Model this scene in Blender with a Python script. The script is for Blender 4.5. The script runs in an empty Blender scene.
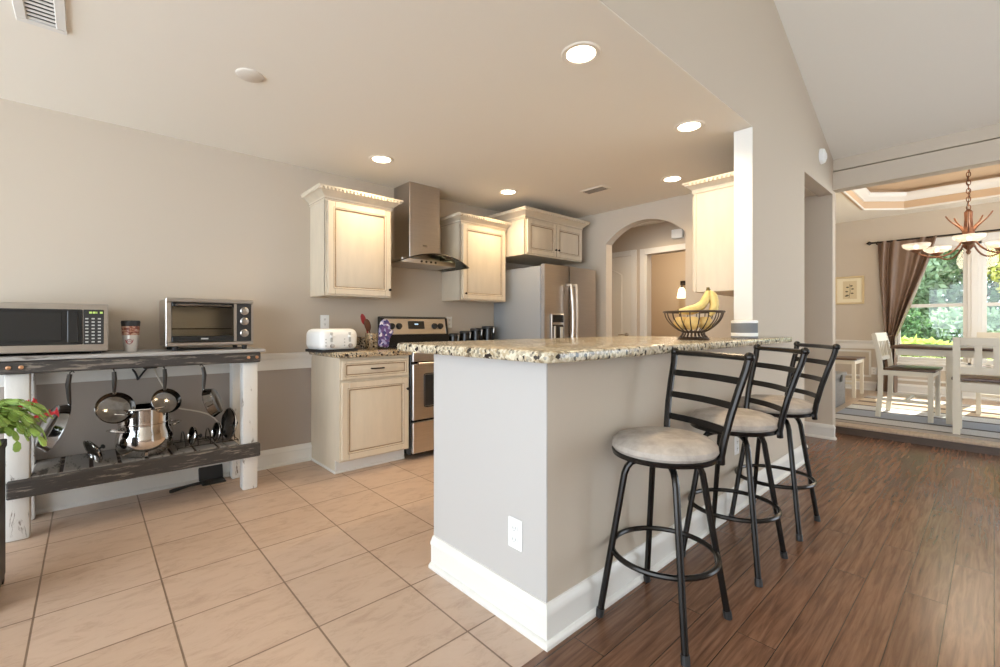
import bpy, bmesh, math, random
from mathutils import Vector, Matrix
PI = math.pi
sc = bpy.context.scene
COL = sc.collection
random.seed(7)

# ------------------------------------------------------------------ camera, world, sun, exposure
cam_d = bpy.data.cameras.new('camera')
cam_d.sensor_width = 36.0
cam_d.lens = 36.0 * 451 / 1000
cam_d.shift_y = -0.0085
cam_d.clip_start = 0.03
cam = bpy.data.objects.new('camera', cam_d)
cam.location = (0, 0, 1.12)
cam.rotation_euler = (PI / 2, 0, math.radians(47.6 - 90))
COL.objects.link(cam)
sc.camera = cam

world = bpy.data.worlds.new('world')
sc.world = world
world.use_nodes = True
bg = world.node_tree.nodes['Background']
bg.inputs[0].default_value = (0.80, 0.91, 1.02, 1)
bg.inputs[1].default_value = 6.6

sun_d = bpy.data.lights.new('sun', 'SUN')
sun_d.energy = 18.0
sun_d.angle = math.radians(0.6)
sun_d.color = (1.0, 0.93, 0.80)
sun = bpy.data.objects.new('sun', sun_d)
sun.rotation_euler = Vector((0.86, -0.12, 0.78)).to_track_quat('Z', 'Y').to_euler()
COL.objects.link(sun)

vs = sc.view_settings
vs.view_transform = 'Standard'
vs.look = 'None'
vs.gamma = 1.0
vs.use_curve_mapping = False
vs.exposure = 0.0

# ------------------------------------------------------------------ materials
def srgb(r, g, b):
    f = lambda c: (c / 255 / 12.92) if c / 255 <= 0.04045 else ((c / 255 + 0.055) / 1.055) ** 2.4
    return (f(r), f(g), f(b), 1)

class NT:
    def __init__(s, name):
        s.m = bpy.data.materials.new(name)
        s.m.use_nodes = True
        s.t = s.m.node_tree
        s.b = s.t.nodes['Principled BSDF']
        s.out = s.t.nodes['Material Output']
    def n(s, typ, **kw):
        n = s.t.nodes.new(typ)
        for k, v in kw.items():
            if k in n.inputs.keys():
                n.inputs[k].default_value = v
            else:
                setattr(n, k, v)
        return n
    def l(s, a, b):
        s.t.links.new(a, b)
    def coord(s, scale=(1, 1, 1), loc=(0, 0, 0), rot=(0, 0, 0)):
        c = s.n('ShaderNodeTexCoord')
        m = s.n('ShaderNodeMapping')
        m.inputs['Scale'].default_value = scale
        m.inputs['Location'].default_value = loc
        m.inputs['Rotation'].default_value = rot
        s.l(c.outputs['Object'], m.inputs['Vector'])
        return m.outputs['Vector']
    def noise(s, vec, scale, detail=3, rough=0.5, dist=0.0):
        n = s.n('ShaderNodeTexNoise')
        n.inputs['Scale'].default_value = scale
        n.inputs['Detail'].default_value = detail
        n.inputs['Roughness'].default_value = rough
        n.inputs['Distortion'].default_value = dist
        s.l(vec, n.inputs['Vector'])
        return n
    def ramp(s, fac, stops, interp='LINEAR'):
        r = s.n('ShaderNodeValToRGB')
        r.color_ramp.interpolation = interp
        el = r.color_ramp.elements
        while len(el) < len(stops):
            el.new(0.5)
        for e, (p, c) in zip(el, stops):
            e.position = p
            e.color = c
        s.l(fac, r.inputs['Fac'])
        return r.outputs['Color']
    def mix(s, a, b, fac, blend='MIX'):
        m = s.n('ShaderNodeMix', data_type='RGBA', blend_type=blend)
        for sock, v in ((m.inputs[6], a), (m.inputs[7], b), (m.inputs[0], fac)):
            if hasattr(v, 'links') or hasattr(v, 'is_output'):
                s.l(v, sock)
            else:
                sock.default_value = v
        return m.outputs[2]
    def bump(s, h, strength=0.2, dist=0.01):
        b = s.n('ShaderNodeBump')
        b.inputs['Strength'].default_value = strength
        b.inputs['Distance'].default_value = dist
        s.l(h, b.inputs['Height'])
        s.l(b.outputs['Normal'], s.b.inputs['Normal'])

def mat(name, col, rough=0.5, metal=0.0, var=0.0, vscale=8.0, bump=0.0, bscale=60.0, stretch=(1, 1, 1), emit=None, estr=0.0, coat=0.0):
    t = NT(name)
    t.b.inputs['Base Color'].default_value = col
    t.b.inputs['Roughness'].default_value = rough
    t.b.inputs['Metallic'].default_value = metal
    if coat:
        t.b.inputs['Coat Weight'].default_value = coat
        t.b.inputs['Coat Roughness'].default_value = 0.1
    if var or bump:
        v = t.coord(stretch)
        if var:
            n = t.noise(v, vscale, 5, 0.6)
            lo = tuple(c * (1 - var) for c in col[:3]) + (1,)
            hi = tuple(min(1, c * (1 + var)) for c in col[:3]) + (1,)
            t.l(t.ramp(n.outputs['Fac'], [(0.3, lo), (0.7, hi)]), t.b.inputs['Base Color'])
        if bump:
            n2 = t.noise(v, bscale, 3)
            t.bump(n2.outputs['Fac'], bump, 0.01)
    if emit:
        t.b.inputs['Emission Color'].default_value = emit
        t.b.inputs['Emission Strength'].default_value = estr
    return t.m

M = {}
WALL = srgb(198, 185, 168)
M['wall'] = mat('wall_paint', WALL, 0.75, bump=0.03, bscale=180)
M['wall_low'] = mat('wainscot_paint', srgb(166, 155, 145), 0.7, bump=0.03, bscale=180)
M['ceil'] = mat('ceiling_paint', srgb(236, 230, 218), 0.85, bump=0.04, bscale=140)
M['panel'] = mat('bar_end_daylit_wall', srgb(188, 184, 180), 0.65, bump=0.03, bscale=180)  # wall paint on the bar end, with cool daylight put into its colour
M['trim'] = mat('trim_paint', srgb(226, 223, 217), 0.4)
M['tray'] = mat('tray_paint', srgb(205, 178, 148), 0.7)
M['cream'] = mat('cabinet_cream', srgb(212, 198, 176), 0.42, var=0.05, vscale=5, stretch=(3, 3, 0.6))
M['glaze'] = mat('cabinet_glaze', srgb(150, 126, 98), 0.5, var=0.25, vscale=30)
M['steel'] = mat('brushed_steel', (0.50, 0.455, 0.415, 1), 0.30, 1.0, var=0.06, vscale=6, stretch=(1, 1, 40))
M['steel_h'] = mat('brushed_steel_horizontal', (0.54, 0.50, 0.46, 1), 0.28, 1.0, var=0.08, vscale=6, stretch=(1, 1, 60))
M['handle_steel'] = mat('satin_handle_steel', (0.82, 0.79, 0.75, 1), 0.35, 0.6)
M['chrome'] = mat('polished_steel', (0.72, 0.70, 0.68, 1), 0.09, 1.0)
M['pan_steel'] = mat('worn_pan_steel', (0.20, 0.19, 0.18, 1), 0.10, 1.0, var=0.45, vscale=9)
M['grey_side'] = mat('appliance_grey', srgb(150, 152, 154), 0.45)
M['black'] = mat('black_enamel', (0.014, 0.014, 0.014, 1), 0.25)
M['black_matte'] = mat('black_plastic', (0.022, 0.021, 0.021, 1), 0.5)
M['glass_dark'] = mat('dark_oven_glass', (0.02, 0.02, 0.02, 1), 0.06)
M['bronze'] = mat('oil_rubbed_bronze', (0.030, 0.024, 0.020, 1), 0.33, 0.7)
M['bowl_wire'] = mat('brown_bowl_wire', (0.085, 0.060, 0.045, 1), 0.35, 0.6)
M['iron'] = mat('stool_iron', (0.030, 0.027, 0.025, 1), 0.24, 0.75)
M['white_plastic'] = mat('white_plastic', srgb(240, 240, 238), 0.3)
M['slot'] = mat('dark_slot', (0.03, 0.03, 0.03, 1), 0.6)
M['copper'] = mat('copper_bolt', (0.75, 0.42, 0.25, 1), 0.3, 1.0)
M['suede'] = mat('suede_cushion', srgb(170, 160, 150), 0.95, var=0.30, vscale=11, bump=0.1, bscale=300)
M['chair_white'] = mat('chair_cream_paint', srgb(226, 216, 196), 0.45)
M['chair_seat'] = mat('dark_walnut_seat', srgb(96, 72, 56), 0.36, var=0.3, vscale=8, stretch=(1, 8, 8))
M['trunk'] = mat('grey_trunk_board', srgb(128, 126, 126), 0.6, var=0.12, vscale=6, stretch=(1, 6, 6))
M['curtain'] = mat('taupe_satin', srgb(122, 98, 80), 0.42, var=0.1, vscale=30, stretch=(1, 1, 0.2))
M['banana'] = mat('banana_skin', srgb(230, 202, 126), 0.45, var=0.12, vscale=25)
M['banana_tip'] = mat('banana_stem', srgb(110, 92, 45), 0.6)
M['fruit'] = mat('pale_fruit_skin', srgb(212, 178, 110), 0.4, var=0.15, vscale=12)
M['leaf'] = mat('cactus_leaf', srgb(142, 174, 84), 0.4, var=0.35, vscale=14)
M['flower'] = mat('red_petal', srgb(226, 70, 82), 0.5, var=0.15, vscale=30)
M['planter'] = mat('planter_dark', srgb(40, 36, 34), 0.5)
M['soil'] = mat('soil', srgb(60, 45, 34), 0.95, var=0.4, vscale=60)
M['amber'] = mat('glass_shade', srgb(250, 235, 205), 0.4, emit=(1.0, 0.82, 0.55, 1), estr=2.2)
M['rust'] = mat('rust_iron', srgb(120, 78, 54), 0.5, 0.5, var=0.3, vscale=40)
M['bulb'] = mat('lamp_glow', (1, 1, 1, 1), 0.4, emit=(1.0, 0.86, 0.66, 1), estr=14.0)
M['can'] = mat('downlight_trim', srgb(235, 226, 212), 0.4)
M['hall_wall'] = mat('hall_paint', srgb(190, 172, 148), 0.75)
M['door'] = mat('door_paint', srgb(228, 224, 216), 0.4)
M['paper'] = mat('picture_mat', srgb(232, 220, 190), 0.7)
M['frame_gold'] = mat('pale_wood_frame', srgb(214, 192, 150), 0.4)
M['ink'] = mat('print_ink', srgb(92, 82, 66), 0.7)
M['print'] = mat('print_paper', srgb(214, 196, 158), 0.7)
M['grey_band'] = mat('grey_fabric_band', srgb(128, 130, 134), 0.8, bump=0.1, bscale=400)
M['cord_white'] = mat('white_cord', srgb(225, 218, 205), 0.5)
M['red_spoon'] = mat('red_silicone', srgb(150, 30, 34), 0.45)
M['brown_wood'] = mat('brown_utensil_wood', srgb(96, 58, 38), 0.5, var=0.2, vscale=30)
M['mulch'] = mat('garden_mulch', srgb(96, 78, 60), 0.95, var=0.3, vscale=20)
M['bark'] = mat('tree_bark', srgb(88, 74, 60), 0.9, var=0.3, vscale=14, stretch=(1, 1, 0.3))
M['display'] = mat('green_display', (0.02, 0.03, 0.01, 1), 0.3, emit=(0.75, 1.0, 0.25, 1), estr=0.8)
M['blue_display'] = mat('clock_display', (0.02, 0.03, 0.04, 1), 0.3, emit=(0.6, 0.8, 1.0, 1), estr=1.0)
M['key'] = mat('keypad_print', srgb(190, 190, 186), 0.6)
M['ceiling_disc'] = mat('ceiling_disc_white', srgb(216, 207, 194), 0.6)
M['pan_handle'] = mat('grey_pan_handle', srgb(70, 66, 63), 0.35, 0.6)

def leafmat(name, a, b):
    t = NT(name)
    n = t.noise(t.coord(), 3.2, 4, 0.7)
    col = t.ramp(n.outputs['Fac'], [(0.3, a), (0.68, b)])
    t.l(col, t.b.inputs['Base Color'])
    t.b.inputs['Roughness'].default_value = 0.55
    tr = t.n('ShaderNodeBsdfTranslucent')
    t.l(col, tr.inputs['Color'])
    mx = t.n('ShaderNodeMixShader')
    mx.inputs[0].default_value = 0.4
    t.l(t.b.outputs[0], mx.inputs[1]); t.l(tr.outputs[0], mx.inputs[2])
    t.l(mx.outputs[0], t.out.inputs['Surface'])
    return t.m
M['leaf_lime'] = leafmat('lime_leaves', srgb(128, 158, 66), srgb(192, 206, 112))
M['leaf_dark'] = leafmat('deep_green_leaves', srgb(52, 84, 50), srgb(110, 142, 96))
M['leaf_mid'] = leafmat('mid_green_leaves', srgb(84, 122, 52), srgb(160, 182, 100))
M['leaf_gold'] = leafmat('golden_leaves', srgb(150, 160, 60), srgb(226, 214, 120))
M['leaf_grey'] = leafmat('blue_grey_leaves', srgb(96, 122, 92), srgb(156, 176, 140))
M['grass'] = mat('lawn', srgb(158, 172, 108), 0.9, var=0.3, vscale=20)

def glassmat(name, tint, refl=0.08, rough=0.0):
    t = NT(name)
    tr = t.n('ShaderNodeBsdfTransparent'); tr.inputs['Color'].default_value = tint
    gl = t.n('ShaderNodeBsdfGlossy'); gl.inputs['Roughness'].default_value = rough
    fr = t.n('ShaderNodeFresnel'); fr.inputs['IOR'].default_value = 1.45
    mx = t.n('ShaderNodeMixShader')
    t.l(fr.outputs[0], mx.inputs[0]); t.l(tr.outputs[0], mx.inputs[1]); t.l(gl.outputs[0], mx.inputs[2])
    t.l(mx.outputs[0], t.out.inputs['Surface'])
    return t.m
M['pane'] = glassmat('window_glass', (0.97, 0.98, 0.97, 1))
M['hood_glass'] = glassmat('hood_canopy_glass', (0.72, 0.78, 0.74, 1))
M['oven_pane'] = glassmat('toaster_oven_glass', (0.88, 0.86, 0.80, 1))
t = NT('frosted_shade_glass')
df = t.n('ShaderNodeBsdfTranslucent'); df.inputs['Color'].default_value = (0.95, 0.93, 0.88, 1)
dg = t.n('ShaderNodeBsdfDiffuse'); dg.inputs['Color'].default_value = (0.95, 0.93, 0.88, 1)
tp = t.n('ShaderNodeBsdfTransparent')
m1 = t.n('ShaderNodeMixShader'); t.l(df.outputs[0], m1.inputs[1]); t.l(dg.outputs[0], m1.inputs[2])
m2 = t.n('ShaderNodeMixShader'); m2.inputs[0].default_value = 0.5; t.l(m1.outputs[0], m2.inputs[1]); t.l(tp.outputs[0], m2.inputs[2])
t.l(m2.outputs[0], t.out.inputs['Surface'])
M['frost'] = t.m
M['lid_glass'] = glassmat('lid_glass', (0.8, 0.82, 0.8, 1))

def granite(name, dark=0.0):
    t = NT(name)
    v = t.coord()
    vo = t.n('ShaderNodeTexVoronoi'); vo.inputs['Scale'].default_value = 95
    t.l(v, vo.inputs['Vector'])
    sep = t.n('ShaderNodeSeparateColor'); t.l(vo.outputs['Color'], sep.inputs[0])
    if dark:
        st = [(0.0, srgb(40, 30, 24)), (0.22, srgb(110, 84, 56)), (0.45, srgb(168, 136, 96)), (0.75, srgb(204, 178, 136)), (0.93, srgb(90, 60, 40))]
    else:
        st = [(0.0, srgb(46, 42, 38)), (0.16, srgb(128, 112, 88)), (0.34, srgb(188, 174, 146)), (0.62, srgb(220, 210, 186)), (0.88, srgb(166, 140, 100))]
    c1 = t.ramp(sep.outputs[0], st, 'CONSTANT')
    n = t.noise(v, 14, 5, 0.65)
    c2 = t.ramp(n.outputs['Fac'], [(0.35, srgb(150, 132, 104)), (0.6, srgb(226, 216, 192))])
    vo2 = t.n('ShaderNodeTexVoronoi'); vo2.inputs['Scale'].default_value = 75
    t.l(v, vo2.inputs['Vector'])
    sep2 = t.n('ShaderNodeSeparateColor'); t.l(vo2.outputs['Color'], sep2.inputs[0])
    sp = t.ramp(sep2.outputs[1], [(0.0, (1, 1, 1, 1)), (0.10, (0, 0, 0, 1))], 'CONSTANT')
    c = t.mix(c1, c2, 0.42)
    c = t.mix(c, srgb(52, 44, 38), sp)
    t.l(c, t.b.inputs['Base Color'])
    t.b.inputs['Roughness'].default_value = 0.16
    return t.m
M['granite'] = granite('cream_granite')
M['granite_b'] = granite('brown_granite', 1.0)

def tilemat():
    t = NT('beige_floor_tile')
    v = t.coord(loc=(0.155 + 3.93, -1.69 + 3.93, 0))
    br = t.n('ShaderNodeTexBrick', offset=0.0, squash=1.0)
    br.inputs['Scale'].default_value = 1.0
    br.inputs['Brick Width'].default_value = 0.393
    br.inputs['Row Height'].default_value = 0.393
    br.inputs['Mortar Size'].default_value = 0.0035
    br.inputs['Mortar Smooth'].default_value = 0.1
    br.inputs['Bias'].default_value = 0.0
    br.inputs['Color1'].default_value = srgb(194, 170, 151)
    br.inputs['Color2'].default_value = srgb(201, 178, 160)
    br.inputs['Mortar'].default_value = srgb(134, 112, 94)
    t.l(v, br.inputs['Vector'])
    v2 = t.coord((1, 2.2, 1), rot=(0, 0, 0.5))
    n = t.noise(v2, 7, 8, 0.72, 0.6)
    cl = t.ramp(n.outputs['Fac'], [(0.30, srgb(196, 176, 160)), (0.5, srgb(246, 240, 232)), (0.7, srgb(255, 252, 246))])
    c = t.mix(br.outputs['Color'], cl, 0.55, 'MULTIPLY')
    t.l(c, t.b.inputs['Base Color'])
    t.b.inputs['Roughness'].default_value = 0.42
    inv = t.n('ShaderNodeMath', operation='SUBTRACT'); inv.inputs[0].default_value = 1.0
    t.l(br.outputs['Fac'], inv.inputs[1])
    t.bump(inv.outputs[0], 0.5, 0.004)
    return t.m
M['tile'] = tilemat()

def woodmat(name, c1, c2, dark, rough=0.3, bstr=0.35):
    t = NT(name)
    v = t.coord(loc=(7, -0.126 + 12.7, 0))
    br = t.n('ShaderNodeTexBrick', offset=0.37, offset_frequency=2)
    br.inputs['Scale'].default_value = 1.0
    br.inputs['Brick Width'].default_value = 1.25
    br.inputs['Row Height'].default_value = 0.127
    br.inputs['Mortar Size'].default_value = 0.0016
    br.inputs['Mortar Smooth'].default_value = 0.2
    br.inputs['Color1'].default_value = c1
    br.inputs['Color2'].default_value = c2
    br.inputs['Mortar'].default_value = dark
    t.l(v, br.inputs['Vector'])
    # each plank shifts its own grain
    sh = t.mix(br.outputs['Color'], (0, 0, 0, 1), 0.0)
    ad = t.n('ShaderNodeVectorMath', operation='MULTIPLY_ADD')
    t.l(sh, ad.inputs[0]); ad.inputs[1].default_value = (25, 9, 0); t.l(v, ad.inputs[2])
    mp = t.n('ShaderNodeMapping'); mp.inputs['Scale'].default_value = (1.6, 24, 1)
    t.l(ad.outputs[0], mp.inputs['Vector'])
    n = t.noise(mp.outputs['Vector'], 2.0, 6, 0.6, 0.5)
    g = t.ramp(n.outputs['Fac'], [(0.28, srgb(128, 108, 94)), (0.46, srgb(196, 178, 164)), (0.6, srgb(236, 224, 214)), (0.78, srgb(255, 248, 240))])
    c = t.mix(br.outputs['Color'], g, 0.85, 'MULTIPLY')
    t.l(c, t.b.inputs['Base Color'])
    t.b.inputs['Roughness'].default_value = rough
    mp2 = t.n('ShaderNodeMapping'); mp2.inputs['Scale'].default_value = (1.6, 5, 1)
    t.l(ad.outputs[0], mp2.inputs['Vector'])
    n2 = t.noise(mp2.outputs['Vector'], 3.5, 3, 0.5, 0.6)
    sm = t.n('ShaderNodeMath', operation='MULTIPLY_ADD')
    t.l(br.outputs['Fac'], sm.inputs[0]); sm.inputs[1].default_value = -0.5; t.l(n2.outputs['Fac'], sm.inputs[2])
    t.bump(sm.outputs[0], bstr, 0.006)
    return t.m
M['wood'] = woodmat('scraped_wood_floor', srgb(128, 98, 78), srgb(147, 113, 91), srgb(60, 44, 34), 0.27, 0.10)
M['wood_dark'] = mat('step_riser_wood', srgb(84, 66, 52), 0.45, var=0.2, vscale=8, stretch=(6, 1, 6))
M['wood_tan'] = mat('dining_floor_wood', srgb(186, 164, 142), 0.4, var=0.15, vscale=8, stretch=(1, 8, 1))

def distressed(name, base, under, thr=0.42, scale=18, stretch=(1, 1, 0.25), rough=0.7):
    t = NT(name)
    v = t.coord(stretch)
    n = t.noise(v, scale, 8, 0.7, 0.4)
    f = t.ramp(n.outputs['Fac'], [(thr - 0.03, (0, 0, 0, 1)), (thr + 0.03, (1, 1, 1, 1))])
    n3 = t.noise(v, scale * 0.4, 4)
    b2 = t.mix(base, tuple(c * 0.78 for c in base[:3]) + (1,), n3.outputs['Fac'])
    c = t.mix(under, b2, f)
    t.l(c, t.b.inputs['Base Color'])
    t.b.inputs['Roughness'].default_value = rough
    t.bump(n.outputs['Fac'], 0.35, 0.006)
    return t.m
M['leg_white'] = distressed('chipped_white_paint', srgb(236, 233, 227), srgb(128, 116, 104), 0.385, 22)
M['wood_black'] = distressed('weathered_black_wood', srgb(70, 64, 60), srgb(136, 126, 114), 0.43, 11, (0.5, 2, 5))
M['wood_slat'] = distressed('weathered_slat_wood', srgb(142, 136, 130), srgb(78, 72, 67), 0.42, 9, (3, 0.6, 3))
M['wood_grey'] = distressed('whitewashed_board', srgb(176, 172, 168), srgb(90, 82, 76), 0.4, 10, (0.3, 3, 3))

def rugmat():
    t = NT('striped_rug_weave')
    c = t.n('ShaderNodeTexCoord')
    sp = t.n('ShaderNodeSeparateXYZ'); t.l(c.outputs['Object'], sp.inputs[0])
    mr = t.n('ShaderNodeMapRange'); mr.inputs['From Min'].default_value = 5.7; mr.inputs['From Max'].default_value = 8.4
    t.l(sp.outputs['X'], mr.inputs['Value'])
    dk = srgb(92, 84, 82)
    st = [(5.7, srgb(176, 166, 158)), (6.0, dk), (6.05, srgb(216, 213, 211)), (6.36, dk), (6.43, srgb(176, 180, 190)),
          (6.86, dk), (6.93, srgb(232, 230, 226)), (7.26, dk), (7.33, srgb(202, 182, 156)), (7.6, srgb(118, 98, 82)), (7.75, srgb(212, 194, 168)),
          (8.05, dk), (8.12, srgb(190, 186, 184))]
    col = t.ramp(mr.outputs[0], [((x - 5.7) / 2.7, q) for x, q in st], 'CONSTANT')
    n = t.noise(t.coord((1, 12, 1)), 10, 4, 0.7)
    col = t.mix(col, srgb(150, 150, 152), t.ramp(n.outputs['Fac'], [(0.5, (0, 0, 0, 1)), (0.8, (0.5, 0.5, 0.5, 1))]))
    t.l(col, t.b.inputs['Base Color'])
    t.b.inputs['Roughness'].default_value = 0.95
    return t.m
M['rug'] = rugmat()

def mittmat():
    t = NT('paisley_cloth')
    vo = t.n('ShaderNodeTexVoronoi'); vo.inputs['Scale'].default_value = 45
    t.l(t.coord(), vo.inputs['Vector'])
    sep = t.n('ShaderNodeSeparateColor'); t.l(vo.outputs['Color'], sep.inputs[0])
    t.l(t.ramp(sep.outputs[0], [(0, srgb(60, 56, 110)), (0.3, srgb(150, 150, 190)), (0.55, srgb(96, 70, 120)), (0.8, srgb(210, 206, 214))], 'CONSTANT'), t.b.inputs['Base Color'])
    t.b.inputs['Roughness'].default_value = 0.9
    return t.m
M['mitt'] = mittmat()

def wrapmat():
    t = NT('photo_wrap_band')
    n = t.noise(t.coord((1, 1, 2)), 45, 4, 0.7)
    t.l(t.ramp(n.outputs['Fac'], [(0.3, srgb(40, 26, 22)), (0.48, srgb(150, 74, 48)), (0.6, srgb(214, 176, 148)), (0.72, srgb(80, 40, 32))]), t.b.inputs['Base Color'])
    t.b.inputs['Roughness'].default_value = 0.3
    return t.m
M['wrap'] = wrapmat()
M['tumbler'] = mat('tumbler_pale_steel', srgb(214, 206, 196), 0.3, 0.3)

# ------------------------------------------------------------------ mesh builder
WM = {}
def wmat(o):
    return WM.get(o.name, Matrix.Identity(4)) if o else Matrix.Identity(4)

class MB:
    def __init__(s):
        s.bm = bmesh.new(); s.mi = 0; s.x = Matrix.Identity(4)
    def v(s, p):
        return s.bm.verts.new(s.x @ Vector(p))
    def f(s, vs):
        try:
            fc = s.bm.faces.new(vs); fc.material_index = s.mi; return fc
        except ValueError:
            return None
    def poly(s, pts):
        return s.f([s.v(p) for p in pts])
    def box(s, x0, x1, y0, y1, z0, z1, bev=0.0, seg=1):
        t = bmesh.new()
        bmesh.ops.create_cube(t, size=1)
        for q in t.verts:
            q.co = Vector((x0 + (q.co.x + .5) * (x1 - x0), y0 + (q.co.y + .5) * (y1 - y0), z0 + (q.co.z + .5) * (z1 - z0)))
        if bev:
            bmesh.ops.bevel(t, geom=list(t.edges), offset=bev, segments=seg, profile=0.5, affect='EDGES')
        s.merge(t)
    def merge(s, t):
        mp = {q: s.v(q.co) for q in t.verts}
        for fc in t.faces:
            s.f([mp[q] for q in fc.verts])
        t.free()
    def beam(s, p0, p1, w, h, up=(0, 0, 1), bev=0.0):
        p0 = Vector(p0); p1 = Vector(p1); d = p1 - p0; L = d.length; d.normalize()
        sd = d.cross(Vector(up))
        if sd.length < 1e-4: sd = d.cross(Vector((1, 0, 0)))
        sd.normalize(); u = sd.cross(d)
        m = Matrix((d, sd, u)).transposed().to_4x4(); m.translation = p0
        old = s.x; s.x = old @ m
        s.box(0, L, -w / 2, w / 2, -h / 2, h / 2, bev); s.x = old
    def ring(s, c, ax1, ax2, r, n):
        return [s.v(Vector(c) + ax1 * (math.cos(2 * PI * k / n) * r) + ax2 * (math.sin(2 * PI * k / n) * r)) for k in range(n)]
    def tube(s, pts, r, n=8, closed=False, flat=None):
        pts = [Vector(p) for p in pts]; N = len(pts)
        rs = r if isinstance(r, (list, tuple)) else [r] * N
        rings = []; prev = None
        for i, p in enumerate(pts):
            if closed: d = pts[(i + 1) % N] - pts[i - 1]
            else: d = pts[min(i + 1, N - 1)] - pts[max(i - 1, 0)]
            d.normalize()
            a = prev - d * prev.dot(d) if prev is not None else d.cross(Vector((0, 0, 1)))
            if a.length < 1e-4: a = d.cross(Vector((0, 1, 0)))
            if a.length < 1e-4: a = d.cross(Vector((1, 0, 0)))
            a.normalize(); b = d.cross(a); prev = a
            rings.append(s.ring(p, a, b, rs[i], n))
        m = N if closed else N - 1
        for i in range(m):
            A = rings[i]; B = rings[(i + 1) % N]
            for k in range(n):
                s.f([A[k], A[(k + 1) % n], B[(k + 1) % n], B[k]])
        if not closed:
            s.f(list(reversed(rings[0]))); s.f(rings[-1])
    def cyl(s, p0, p1, r, n=20):
        s.tube([p0, p1], r, n)
    def lathe(s, prof, c=(0, 0, 0), n=32, cap=True, a0=0, a1=2 * PI):
        c = Vector(c); R = []
        for r, z in prof:
            R.append([s.v(c + Vector((math.cos(a) * max(r, 1e-4), math.sin(a) * max(r, 1e-4), z))) for a in [a0 + (a1 - a0) * k / n for k in range(n)]])
        for A, B in zip(R, R[1:]):
            for k in range(n):
                s.f([A[k], A[(k + 1) % n], B[(k + 1) % n], B[k]])
        if cap:
            s.f(list(reversed(R[0]))); s.f(R[-1])
    def prism(s, poly, axis, a0, a1):
        def P(p, a):
            return {'x': (a, p[0], p[1]), 'y': (p[0], a, p[1]), 'z': (p[0], p[1], a)}[axis]
        A = [s.v(P(p, a0)) for p in poly]; B = [s.v(P(p, a1)) for p in poly]
        s.f(A); s.f(list(reversed(B)))
        for k in range(len(poly)):
            j = (k + 1) % len(poly); s.f([A[k], B[k], B[j], A[j]])
    def frustum_y(s, x0, x1, z0, z1, y0, y1, ins):
        A = [s.v((x0, y0, z0)), s.v((x1, y0, z0)), s.v((x1, y0, z1)), s.v((x0, y0, z1))]
        B = [s.v((x0 + ins, y1, z0 + ins)), s.v((x1 - ins, y1, z0 + ins)), s.v((x1 - ins, y1, z1 - ins)), s.v((x0 + ins, y1, z1 - ins))]
        s.f(B); s.f(A)
        for k in range(4): s.f([A[k], A[(k + 1) % 4], B[(k + 1) % 4], B[k]])
    def sweep(s, prof, path, side=1, closed=False):
        P = [Vector((p[0], p[1])) for p in path]; N = len(P); mit = []
        nrm = lambda d: Vector((d.y, -d.x)).normalized() * side
        for i in range(N):
            d0 = (P[i] - P[i - 1]) if (i > 0 or closed) else P[1] - P[0]
            d1 = (P[(i + 1) % N] - P[i]) if (i < N - 1 or closed) else P[-1] - P[-2]
            a, b = nrm(d0), nrm(d1); mm = a + b
            mit.append(mm / max(mm.dot(a), 0.2))
        R = [[s.v((P[i].x + mit[i].x * d, P[i].y + mit[i].y * d, z)) for d, z in prof] for i in range(N)]
        for i in range(N if closed else N - 1):
            A, B = R[i], R[(i + 1) % N]
            for k in range(len(prof)):
                j = (k + 1) % len(prof); s.f([A[k], A[j], B[j], B[k]])
        if not closed:
            s.f(R[0]); s.f(list(reversed(R[-1])))
    def grid(s, fn, nu, nv, thick=None):
        V = [[s.v(fn(i / nu, j / nv)) for j in range(nv + 1)] for i in range(nu + 1)]
        for i in range(nu):
            for j in range(nv):
                s.f([V[i][j], V[i + 1][j], V[i + 1][j + 1], V[i][j + 1]])
    def ico(s, c, r, sub=2, sq=(1, 1, 1)):
        t = bmesh.new(); bmesh.ops.create_icosphere(t, subdivisions=sub, radius=1)
        for q in t.verts: q.co = Vector((c[0] + q.co.x * r * sq[0], c[1] + q.co.y * r * sq[1], c[2] + q.co.z * r * sq[2]))
        s.merge(t)
    def build(s, name, mats, parent=None, smooth=True, fixn=True, ang=35):
        if parent is not None:
            s.bm.transform(wmat(parent).inverted())
        if fixn: bmesh.ops.recalc_face_normals(s.bm, faces=list(s.bm.faces))
        if smooth:
            for fc in s.bm.faces: fc.smooth = True
            for e in s.bm.edges:
                e.smooth = len(e.link_faces) == 2 and e.calc_face_angle(0) < math.radians(ang)
        me = bpy.data.meshes.new(name)
        s.bm.to_mesh(me); s.bm.free()
        for m in (mats if isinstance(mats, (list, tuple)) else [mats]):
            me.materials.append(m)
        o = bpy.data.objects.new(name, me); COL.objects.link(o)
        if parent is not None:
            o.parent = parent; WM[o.name] = wmat(parent).copy()
        return o

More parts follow.
